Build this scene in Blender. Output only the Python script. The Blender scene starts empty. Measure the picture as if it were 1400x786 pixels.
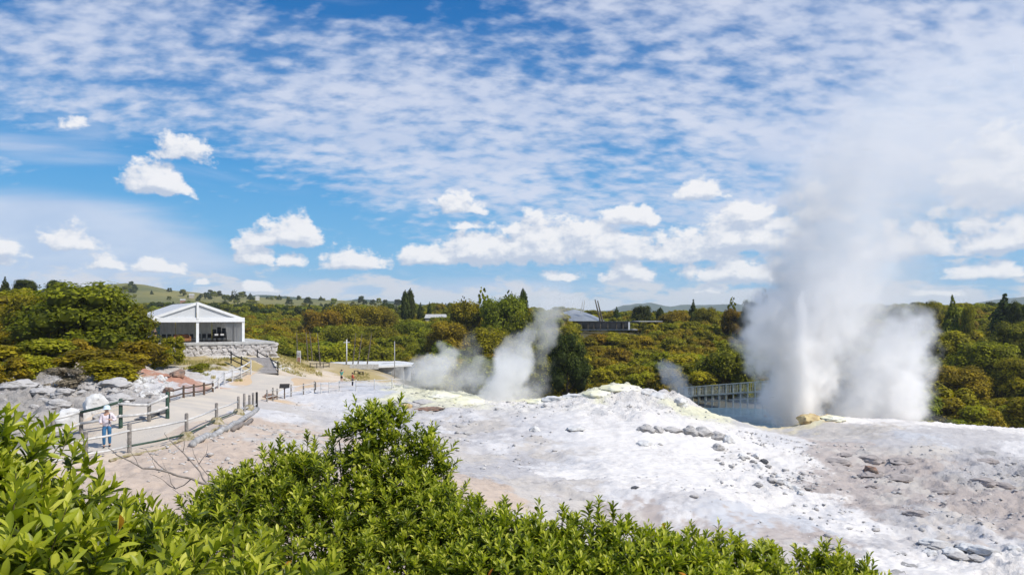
import bpy, bmesh, math, random
import numpy as np
from mathutils import Vector, Matrix, Euler, noise as mnoise
from mathutils.bvhtree import BVHTree

SC = bpy.context.scene
COL = SC.collection
PI = math.pi
# ------------------------------------------------------------------ camera
CAMZ, HOR, FOC = 8.0, 430.0, 1000.0      # eye height, horizon row and focal length in photo pixels
cam_d = bpy.data.cameras.new('camera'); cam = bpy.data.objects.new('camera', cam_d); COL.objects.link(cam)
SC.camera = cam
cam.location = (0, 0, CAMZ); cam.rotation_euler = (PI/2, 0, 0)
cam_d.sensor_width = 36; cam_d.lens = 36*FOC/1400; cam_d.shift_y = (HOR-393)/1400
cam_d.clip_start = 0.05; cam_d.clip_end = 20000

# ------------------------------------------------------------------ render settings
SC.view_settings.view_transform = 'Standard'; SC.view_settings.look = 'None'
SC.view_settings.exposure = 0.12; SC.view_settings.gamma = 1.0
cy = SC.cycles
try:
    cy.use_denoising = True; cy.denoiser = 'OPENIMAGEDENOISE'
except Exception: pass
cy.max_bounces = 22; cy.diffuse_bounces = 3; cy.glossy_bounces = 2; cy.transmission_bounces = 4
cy.transparent_max_bounces = 12; cy.volume_bounces = 20
cy.use_adaptive_sampling = True; cy.adaptive_threshold = 0.02
cy.volume_step_rate = 1.0; cy.volume_max_steps = 256
cy.sample_clamp_indirect = 6.0

# ------------------------------------------------------------------ node helpers
def node(nt, t, **kw):
    n = nt.nodes.new(t)
    for k, v in kw.items(): setattr(n, k, v)
    return n
def put(nt, sock, v):
    if isinstance(v, bpy.types.NodeSocket): nt.links.new(v, sock)
    elif v is not None: sock.default_value = v
def ma(nt, op, a, b=None, c=None, clamp=False):
    n = nt.nodes.new('ShaderNodeMath'); n.operation = op; n.use_clamp = clamp
    put(nt, n.inputs[0], a); put(nt, n.inputs[1], b); put(nt, n.inputs[2], c)
    return n.outputs[0]
def vm(nt, op, a, b=None, c=None, out=0):
    n = nt.nodes.new('ShaderNodeVectorMath'); n.operation = op
    put(nt, n.inputs[0], a)
    if b is not None: put(nt, n.inputs[3] if op == 'SCALE' else n.inputs[1], b)
    if c is not None: put(nt, n.inputs[2], c)
    return n.outputs['Value'] if op in ('LENGTH', 'DOT_PRODUCT', 'DISTANCE') else n.outputs[0]
def mixc(nt, f, a, b, bt='MIX'):
    n = nt.nodes.new('ShaderNodeMix'); n.data_type = 'RGBA'; n.blend_type = bt
    put(nt, n.inputs[0], f)
    for s, v in ((n.inputs[6], a), (n.inputs[7], b)):
        if isinstance(v, tuple) and len(v) == 3: v = v+(1,)
        put(nt, s, v)
    return n.outputs[2]
def ntex(nt, vec, scale, detail=4, rough=.55, dist=0.0, lac=2.0):
    n = nt.nodes.new('ShaderNodeTexNoise'); put(nt, n.inputs['Vector'], vec)
    n.inputs['Scale'].default_value = scale; n.inputs['Detail'].default_value = detail
    n.inputs['Roughness'].default_value = rough; n.inputs['Distortion'].default_value = dist
    n.inputs['Lacunarity'].default_value = lac
    return n
def sstep(nt, v, a, b, lo=0.0, hi=1.0):
    n = nt.nodes.new('ShaderNodeMapRange'); n.interpolation_type = 'SMOOTHSTEP'
    put(nt, n.inputs[0], v); n.inputs[1].default_value = a; n.inputs[2].default_value = b
    n.inputs[3].default_value = lo; n.inputs[4].default_value = hi
    return n.outputs[0]
def comb(nt, x, y, z=0.0):
    n = nt.nodes.new('ShaderNodeCombineXYZ')
    put(nt, n.inputs[0], x); put(nt, n.inputs[1], y); put(nt, n.inputs[2], z); return n.outputs[0]

# ------------------------------------------------------------------ sun and sky
SUN_EL, SUN_ROT = math.radians(50), math.radians(118)
sd = bpy.data.lights.new('sun', 'SUN'); sd.energy = 4.2; sd.angle = math.radians(.53); sd.color = (1, .96, .89)
sun = bpy.data.objects.new('sun', sd); COL.objects.link(sun)
sdir = Vector((math.sin(SUN_ROT)*math.cos(SUN_EL), math.cos(SUN_ROT)*math.cos(SUN_EL), math.sin(SUN_EL)))
sun.rotation_euler = (-sdir).to_track_quat('-Z', 'Y').to_euler(); sun.location = sdir*500

def azel(px, py):
    a = math.atan((px-700)/FOC); return a, math.atan((HOR-py)/math.hypot(FOC, px-700))
# cumulus puffs: photo column, row of the flat base, half width, height, strength
CUMULI = [(216,262,38,40,1.),(246,216,50,48,.62),(112,168,56,46,.25),(392,334,56,36,1.05),(347,362,28,26,1.),(398,362,28,22,.8),
 (486,366,54,28,.95),(356,398,30,16,.8),(98,336,52,38,.6),(8,346,40,36,.65),(142,366,36,26,.7),(214,370,40,22,.7),
 (592,360,46,28,1.),(655,358,58,44,1.15),(735,356,56,54,1.2),(805,356,62,54,1.15),(868,354,50,36,1.),(930,356,56,40,1.05),
 (1022,340,74,48,1.15),(1020,305,56,34,.85),(860,306,50,30,.85),(628,288,62,40,.6),(640,312,46,22,.55),(704,320,22,24,.7),
 (856,382,32,30,1.1),(1016,382,80,36,1.),(962,268,66,38,.65),(1375,278,66,80,1.1),(1374,342,66,42,1.),
 (966,400,22,14,.9),(1240,350,80,40,.9),(1352,378,64,24,.75),(1120,300,70,60,.6),(770,382,48,24,.6),(278,388,16,12,.6),
 (1280,402,60,20,.5),(-120,350,90,50,.9),(1560,340,90,60,.9)]
W = bpy.data.worlds.new('World'); SC.world = W; W.use_nodes = True
nt = W.node_tree; nt.nodes.clear()
g = bpy.data.node_groups.new('cumulus_field', 'ShaderNodeTree')
g.interface.new_socket('P', in_out='INPUT', socket_type='NodeSocketVector')
g.interface.new_socket('F', in_out='OUTPUT', socket_type='NodeSocketFloat')
gi = g.nodes.new('NodeGroupInput'); go = g.nodes.new('NodeGroupOutput')
acc = None
for px, base, hw, hh, st in CUMULI:
    a, e = azel(px, base); ra = hw/FOC; re_ = hh/FOC
    v = vm(g, 'MULTIPLY_ADD', gi.outputs[0], (1/ra, 1/re_, 0), (-a/ra, -e/re_, 0))
    d = ma(g, 'SUBTRACT', st*.62, ma(g, 'MULTIPLY', vm(g, 'LENGTH', v), .62))
    y = g.nodes.new('ShaderNodeSeparateXYZ'); g.links.new(v, y.inputs[0])
    b = ma(g, 'MULTIPLY_ADD', y.outputs[1], 1.5, .16)
    m = ma(g, 'MINIMUM', d, b)
    acc = m if acc is None else ma(g, 'MAXIMUM', acc, m)
sq = vm(g, 'MULTIPLY', gi.outputs[0], (1, 1.35, 1))
n1 = ntex(g, sq, 30, 7, .60, .0).outputs[0]
n1 = ma(g, 'MULTIPLY', ma(g, 'SUBTRACT', n1, .5), 1.25)
g.links.new(ma(g, 'ADD', acc, n1), go.inputs[0])

tc = node(nt, 'ShaderNodeTexCoord'); sp = node(nt, 'ShaderNodeSeparateXYZ'); nt.links.new(tc.outputs['Generated'], sp.inputs[0])
X, Y, Z = sp.outputs
az = ma(nt, 'ARCTAN2', X, Y); el = ma(nt, 'ARCSINE', Z); P = comb(nt, az, el)
sky = node(nt, 'ShaderNodeTexSky'); sky.sky_type = 'NISHITA'; sky.sun_disc = False
sky.sun_elevation = SUN_EL; sky.sun_rotation = SUN_ROT; sky.air_density = 1.0; sky.dust_density = .6; sky.ozone_density = 2.5
hs = node(nt, 'ShaderNodeHueSaturation'); hs.inputs['Saturation'].default_value = 1.32; hs.inputs['Value'].default_value = 1.22
hs.inputs['Hue'].default_value = .492
nt.links.new(sky.outputs[0], hs.inputs['Color'])
gr = node(nt, 'ShaderNodeValToRGB'); ge = gr.color_ramp.elements; ge[0].position = 0; ge[0].color = (3.0,6.2,9.6,1); ge[1].position = 1; ge[1].color = (.10,1.5,4.8,1)
for ps, cc in ((.10,(1.35,5.0,9.2)),(.18,(.75,4.0,8.6)),(.28,(.30,2.6,6.9)),(.40,(.08,1.7,5.5))):
    e_ = ge.new(ps); e_.color = (*cc, 1)
nt.links.new(ma(nt, 'MAXIMUM', Z, 0.0), gr.inputs[0])
skyc = mixc(nt, .85, hs.outputs[0], gr.outputs[0])
# high altocumulus sheet seen in perspective
zc = ma(nt, 'ADD', ma(nt, 'MAXIMUM', Z, 0.0), .35)
q = comb(nt, ma(nt, 'DIVIDE', X, zc), ma(nt, 'DIVIDE', Y, zc))
mp = node(nt, 'ShaderNodeMapping'); mp.inputs['Rotation'].default_value = (0, 0, math.radians(-28)); mp.inputs['Scale'].default_value = (.8, 1.25, 1)
nt.links.new(q, mp.inputs[0])
nf = ntex(nt, mp.outputs[0], 21, 3.5, .52, .08).outputs[0]
nm = ntex(nt, mp.outputs[0], 3.6, 3, .5, .25).outputs[0]
# broad cover: more sheet towards the middle and right, clear gaps upper and middle left
def blob(px, py, rx, ry, w):
    a, e = azel(px, py)
    v = vm(nt, 'MULTIPLY_ADD', P, (FOC/rx, FOC/ry, 0), (-a*FOC/rx, -e*FOC/ry, 0))
    l = vm(nt, 'LENGTH', v)
    return ma(nt, 'MULTIPLY', sstep(nt, l, 0, 1, 1, 0), w)
cov = .56
for bl in [(1050,130,560,230,.13),(640,190,360,170,.17),(1350,60,420,200,.14),(330,130,380,140,.14),(520,0,330,50,-.26),(150,60,330,110,.04),
           (60,230,240,70,-.30),(250,280,330,90,-.30),(450,345,300,70,-.2),(80,310,330,120,.12),(850,300,400,90,.10),(30,220,120,30,.28),(1250,230,420,120,.10)]:
    cov = ma(nt, 'ADD', cov, blob(*bl))
dens = ma(nt, 'ADD', ma(nt, 'MULTIPLY', nf, 1.05), ma(nt, 'MULTIPLY', nm, .70))
dens = ma(nt, 'SUBTRACT', dens, .13)
dens = ma(nt, 'ADD', dens, ma(nt, 'SUBTRACT', cov, .56))
alto = sstep(nt, dens, .60, 1.10)
alto = ma(nt, 'MULTIPLY', alto, sstep(nt, Z, .02, .15, .15, .88))
base_ = ma(nt, 'MULTIPLY', sstep(nt, ma(nt, 'ADD', cov, ma(nt, 'MULTIPLY', ma(nt, 'SUBTRACT', nm, .5), .5)), .45, 1.15), sstep(nt, Z, .03, .16, .1, .42))
alto = ma(nt, 'SUBTRACT', 1.0, ma(nt, 'MULTIPLY', ma(nt, 'SUBTRACT', 1.0, alto), ma(nt, 'SUBTRACT', 1.0, base_)))
# smooth veils of thin cloud, drawn out sideways
veil = ntex(nt, vm(nt, 'MULTIPLY', P, (3.2, 15, 1)), 1.0, 5, .55, .6).outputs[0]
veilb = ma(nt, 'ADD', ma(nt, 'ADD', .0, blob(30, 330, 330, 85, .75)), ma(nt, 'ADD', blob(30, 205, 150, 24, .30), blob(620, 395, 420, 26, .34)))
veilb = ma(nt, 'ADD', veilb, blob(1180, 210, 380, 110, .36))
veilm = ma(nt, 'MULTIPLY', sstep(nt, ma(nt, 'ADD', veil, veilb), .52, .92), .8)
# low rows of distant clouds near the horizon
lown = ntex(nt, vm(nt, 'MULTIPLY', P, (13, 36, 1)), 1.0, 6, .6, .2).outputs[0]
lowm = sstep(nt, ma(nt, 'ADD', lown, sstep(nt, Z, .0, .10, .17, -.26)), .46, .60)
thin = ma(nt, 'MAXIMUM', alto, veilm)
thinc = mixc(nt, sstep(nt, ntex(nt, mp.outputs[0], 6, 4, .5).outputs[0], .3, .7), (6.6, 7.5, 9.6), (8.2, 8.7, 10.2))
c1 = mixc(nt, thin, skyc, thinc)
haz = ma(nt, 'MULTIPLY', sstep(nt, Z, .0, .22, 1, 0), .22)
c1 = mixc(nt, haz, c1, (3.4, 5.9, 9.0))
c1 = mixc(nt, ma(nt, 'MULTIPLY', lowm, .85), c1, (8.2, 8.3, 9.0))
g1 = node(nt, 'ShaderNodeGroup'); g1.node_tree = g; nt.links.new(P, g1.inputs[0])
g2 = node(nt, 'ShaderNodeGroup'); g2.node_tree = g; nt.links.new(vm(nt, 'ADD', P, (.005, .013, 0)), g2.inputs[0])
cum = sstep(nt, g1.outputs[0], -.07, .15)
rel = ma(nt, 'SUBTRACT', g1.outputs[0], g2.outputs[0])
shade = sstep(nt, rel, -.22, .30)
cumc = mixc(nt, shade, (6.0, 6.9, 8.6), (10.6, 10.6, 10.9))
c2 = mixc(nt, ma(nt, 'MULTIPLY', cum, .97), c1, cumc)
bg = node(nt, 'ShaderNodeBackground'); bg.inputs[1].default_value = .08
nt.links.new(c2, bg.inputs[0])
wo = node(nt, 'ShaderNodeOutputWorld'); nt.links.new(bg.outputs[0], wo.inputs[0])
W.cycles.sampling_method = 'MANUAL'; W.cycles.sample_map_resolution = 512

# ------------------------------------------------------------------ tags
def tag(o, label=None, cat=None, group=None, kind=None):
    if label: o['label'] = label
    if cat: o['category'] = cat
    if group: o['group'] = group
    if kind: o['kind'] = kind
    return o
def empty(name, loc, rz=0.0, label=None, cat=None, group=None):
    o = bpy.data.objects.new(name, None); COL.objects.link(o); o.location = loc; o.rotation_euler = (0, 0, rz)
    o.empty_display_size = .2
    return tag(o, label, cat, group)
def link(name, me, parent=None, mat=None, loc=None):
    o = bpy.data.objects.new(name, me); COL.objects.link(o)
    if mat is not None and len(me.materials) == 0: me.materials.append(mat)
    if parent: o.parent = parent
    if loc is not None: o.location = loc
    return o
def mesh_np(name, V, F, smooth=False, mat=None):
    me = bpy.data.meshes.new(name)
    V = np.asarray(V, dtype=np.float32); F = np.asarray(F, dtype=np.int32); k = F.shape[1]
    me.vertices.add(len(V)); me.vertices.foreach_set('co', V.ravel())
    me.loops.add(F.size); me.loops.foreach_set('vertex_index', F.ravel())
    me.polygons.add(len(F)); me.polygons.foreach_set('loop_start', np.arange(0, F.size, k, dtype=np.int32))
    try: me.polygons.foreach_set('loop_total', np.full(len(F), k, dtype=np.int32))
    except Exception: pass
    me.update(calc_edges=True)
    if smooth: me.polygons.foreach_set('use_smooth', np.ones(len(F), dtype=bool))
    if mat: me.materials.append(mat)
    return me
def add_col(me, name, C):
    a = me.color_attributes.new(name, 'FLOAT_COLOR', 'POINT')
    C = np.asarray(C, dtype=np.float32)
    if C.shape[1] == 3: C = np.hstack([C, np.ones((len(C), 1), np.float32)])
    a.data.foreach_set('color', C.ravel())
def add_float(me, name, C):
    a = me.attributes.new(name, 'FLOAT', 'POINT'); a.data.foreach_set('value', np.asarray(C, dtype=np.float32))

class MB:
    """collects shapes for one mesh"""
    def __init__(s): s.v = []; s.f = []
    def add(s, vs, fs):
        b = len(s.v); s.v += [tuple(v) for v in vs]; s.f += [tuple(b+i for i in f) for f in fs]
    def box(s, c, d, R=None, taper=1.0):
        x, y, z = d[0]/2, d[1]/2, d[2]/2
        vs = [(-x,-y,-z),(x,-y,-z),(x,y,-z),(-x,y,-z),(-x*taper,-y*taper,z),(x*taper,-y*taper,z),(x*taper,y*taper,z),(-x*taper,y*taper,z)]
        c = Vector(c); vs = [(R @ Vector(v) if R else Vector(v))+c for v in vs]
        s.add(vs, [(0,3,2,1),(4,5,6,7),(0,1,5,4),(1,2,6,5),(2,3,7,6),(3,0,4,7)])
    def tube(s, pts, rs, n=8, cap=True):
        pts = [Vector(p) for p in pts]
        if not hasattr(rs, '__len__'): rs = [rs]*len(pts)
        up = Vector((0, 0, 1)); rings = []; prev = None
        for i, p in enumerate(pts):
            t = (pts[min(i+1, len(pts)-1)]-pts[max(i-1, 0)]).normalized()
            a = prev if prev is not None else (up if abs(t.z) < .9 else Vector((1, 0, 0)))
            x = t.cross(a).normalized(); y = x.cross(t).normalized(); prev = y
            rings.append([p+(x*math.cos(2*PI*k/n)+y*math.sin(2*PI*k/n))*rs[i] for k in range(n)])
        vs = [v for r in rings for v in r]; fs = []
        for i in range(len(pts)-1):
            for k in range(n): fs.append((i*n+k, i*n+(k+1) % n, (i+1)*n+(k+1) % n, (i+1)*n+k))
        if cap: fs.append(tuple(range(n))[::-1]); fs.append(tuple((len(pts)-1)*n+k for k in range(n)))
        s.add(vs, fs)
    def lathe(s, c, prof, n=14, R=None):
        c = Vector(c); vs = []
        for r, z in prof:
            for k in range(n):
                v = Vector((r*math.cos(2*PI*k/n), r*math.sin(2*PI*k/n), z)); vs.append((R @ v if R else v)+c)
        fs = [(i*n+k, i*n+(k+1) % n, (i+1)*n+(k+1) % n, (i+1)*n+k) for i in range(len(prof)-1) for k in range(n)]
        fs += [tuple(range(n))[::-1], tuple((len(prof)-1)*n+k for k in range(n))]
        s.add(vs, fs)
    def mesh(s, name, mat=None, smooth=False, bevel=0.0):
        me = bpy.data.meshes.new(name); me.from_pydata(s.v, [], s.f); me.update()
        if mat: me.materials.append(mat)
        if bevel:
            bm = bmesh.new(); bm.from_mesh(me)
            bmesh.ops.bevel(bm, geom=bm.edges[:], offset=bevel, segments=1, affect='EDGES'); bm.to_mesh(me); bm.free()
        if smooth:
            for p in me.polygons: p.use_smooth = True
        return me
    def obj(s, name, mat, parent=None, smooth=False, bevel=0.0):
        return link(name, s.mesh(name, mat, smooth, bevel), parent)

# ------------------------------------------------------------------ numpy noise
def _hash(ix, iy, seed):
    h = (ix.astype(np.int64)*374761393+iy.astype(np.int64)*668265263+seed*974634777) & 0xffffffff
    h = ((h ^ (h >> 13))*1274126177) & 0xffffffff
    h = h ^ (h >> 16)
    return (h & 0xffff)/65535.0
def vnoise(x, y, seed=0):
    x0 = np.floor(x); y0 = np.floor(y); fx = x-x0; fy = y-y0
    fx = fx*fx*fx*(fx*(fx*6-15)+10); fy = fy*fy*fy*(fy*(fy*6-15)+10)
    a = _hash(x0, y0, seed); b = _hash(x0+1, y0, seed); c = _hash(x0, y0+1, seed); d = _hash(x0+1, y0+1, seed)
    return (a*(1-fx)+b*fx)*(1-fy)+(c*(1-fx)+d*fx)*fy
def fbm(x, y, octv=5, seed=0, gain=.5, ridged=False):
    s = 0; a = 1; t = 0
    for o in range(octv):
        c, sn = math.cos(.7*o), math.sin(.7*o); X_ = (x*c-y*sn)*2**o; Y_ = (x*sn+y*c)*2**o
        n = vnoise(X_+17.3*o, Y_-9.1*o, seed+o)
        if ridged: n = 1-np.abs(2*n-1)
        s = s+a*n; t += a; a *= gain
    return s/t                                   # 0..1

# ------------------------------------------------------------------ terrain
# (photo column, photo row, distance) read off the photograph; height follows
TER = [(-300,640,10),(-300,600,30),(-300,505,60),(-300,460,120),(-300,440,250),
 (0,620,26),(60,612,30),(145,611,30),(0,545,40),(60,545,40),(100,548,38),(40,520,48),(120,505,55),(0,506,56),(200,525,50),(180,500,60),
 (110,494,66),(0,488,70),(60,458,110),(0,448,160),(177,616,27.5),(255,597,30),(205,560,34),(300,640,24),(250,700,20),(350,590,32),(400,640,26),
 (230,572,33),(262,542,46),(296,579,34),(292,524,62),(326,566,40),(345,556,45),(372,548,52),(400,538,60),(310,530,58),(300,505,70),(350,513,68),(330,490,76),(380,511,72),
 (270,495,78),(230,496,77),(300,493,82),(335,490,85),(385,489,90),(330,474,98),(240,462,104),(420,522,80),(440,504,98),(500,502,104),(520,512,100),(467,524,89),(500,529,76),
 (430,560,54),(450,590,40),(500,545,58),(560,556,54),(540,528,72),(560,530,88),(600,540,100),
 (620,545,60),(600,537,66),(680,549,62),(720,548,64),(745,548,62),(775,543,62),(800,539,61.5),(820,534,61.5),(835,525,61),(862,524.5,61),(880,534,61),(925,540,60.5),(945,549,60),(962,561,59.5),(1000,574,58),(1050,592,52),(1100,640,42),(1180,700,33),(1240,742,28.5),
 (845,553,56),(845,560,52),(800,556,56),(760,561,52),(900,556,56.5),(930,564,55),(930,574,50),(700,556,57),
 (700,600,43),(800,600,43),(900,605,43),(1000,612,45),(700,640,33),(800,660,32),(950,680,30),(1000,720,27.5),(900,735,26.5),(1050,740,26),(1200,786,23.5),(1400,786,24),
 (640,670,26),(600,700,22),(550,640,30),(500,740,16),(700,740,22),(1100,730,28),
 (1130,605,50),(1200,600,52),(1160,640,43),(1220,650,42),(1300,640,43),(1280,690,35),(1350,720,31),(1250,715,31.5),(1400,700,34),(1400,640,45),(1500,640,45),(1700,640,45),(1700,700,25),
 (1300,600,52),(1400,604,55),(1080,598,57),(1095,580,61),(1112,571,61),(1128,568,61.5),(1150,571,62),(1180,574,62),(1240,577,63),(1300,581,64),(1400,588,66),(1550,590,66)]
TER_Z = [(0,0,6.2),(-3,0,6.2),(3,0,6.2),(-2,4,5.5),(2,4,5.4),(-5,8,5.2),(0,8,4.5),(5,8,4.0),(-9,14,4.2),(0,14,3.0),(8,14,1.7),(14,10,2.0),(-14,6,5.2),
 (20,16,0.2),(-15,20,3.6),
 # pool basin and the ground dropping behind the crest
 (17,68,-3.4),(24,67,-3.4),(28,76,-3.8),(20,76,-3.8),(24,86,-3.4),(33,85,-4.5),(40,82,-5.5),(50,86,-6),(62,90,-6.4),(75,95,-6),(95,95,-6),(35,70,-2.6),(15,84,-3.2),
 # forest floor
 (10,90,-3.4),(0,100,-3.8),(-8,84,-2.6),(-12,112,-3),(10,112,-3.2),(22,110,-2.6),(38,105,-4.2),(20,150,-1.2),(45,150,-2),(70,140,-3.4),(32,200,1.8),(60,200,1.5),(110,170,0),
 (35,250,3.2),(80,240,3),(-20,150,-2),(-40,140,-2.6),(-25,200,0),(-60,200,-.5),(-15,260,4),(-70,270,2.0),(120,260,4.5),(200,260,6),
 (-55,120,1.2),(-75,130,1.8),(-110,150,2.5),(-120,220,2.5),(-200,260,4),(-70,170,.5),(0,170,1.6),(-2,190,4.0)]
def UV(x, y):
    D = np.maximum(y, 0.0)+4.0
    return x/D, np.log(D)
cx, cyy, cz = [], [], []
for px, py, D in TER: cx.append((px-700)/FOC*D); cyy.append(D); cz.append(CAMZ+(HOR-py)/FOC*D)
for x, y, z in TER_Z: cx.append(x); cyy.append(y); cz.append(z)
cu, cv = UV(np.array(cx, float), np.array(cyy, float)); cz = np.array(cz, float)
def _k(r2): return np.where(r2 > 1e-12, .5*r2*np.log(np.maximum(r2, 1e-12)), 0.0)
n_ = len(cu)
A = np.zeros((n_+3, n_+3)); A[:n_, :n_] = _k((cu[:, None]-cu)**2+(cv[:, None]-cv)**2)+np.eye(n_)*2e-4
A[:n_, n_] = 1; A[:n_, n_+1] = cu; A[:n_, n_+2] = cv; A[n_:, :n_] = A[:n_, n_:].T
SOL = np.linalg.solve(A, np.concatenate([cz, [0, 0, 0]]))
def tps(x, y):
    u, v = UV(x, y); z = SOL[n_]+SOL[n_+1]*u+SOL[n_+2]*v
    for i in range(n_): z = z+SOL[i]*_k((u-cu[i])**2+(v-cv[i])**2)
    return z
def base_h(x, y):
    ys = np.minimum(y, 290.0); xs = np.where(y > 290, x*290/np.maximum(y, 290), x)
    z = tps(np.clip(xs, -1.3*np.maximum(ys, 0)-16, 1.3*np.maximum(ys, 0)+16), ys)
    t = np.clip((y-240)/260, 0, 1); t = t*t*(3-2*t)
    return z*(1-t)+7.0*t

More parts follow.
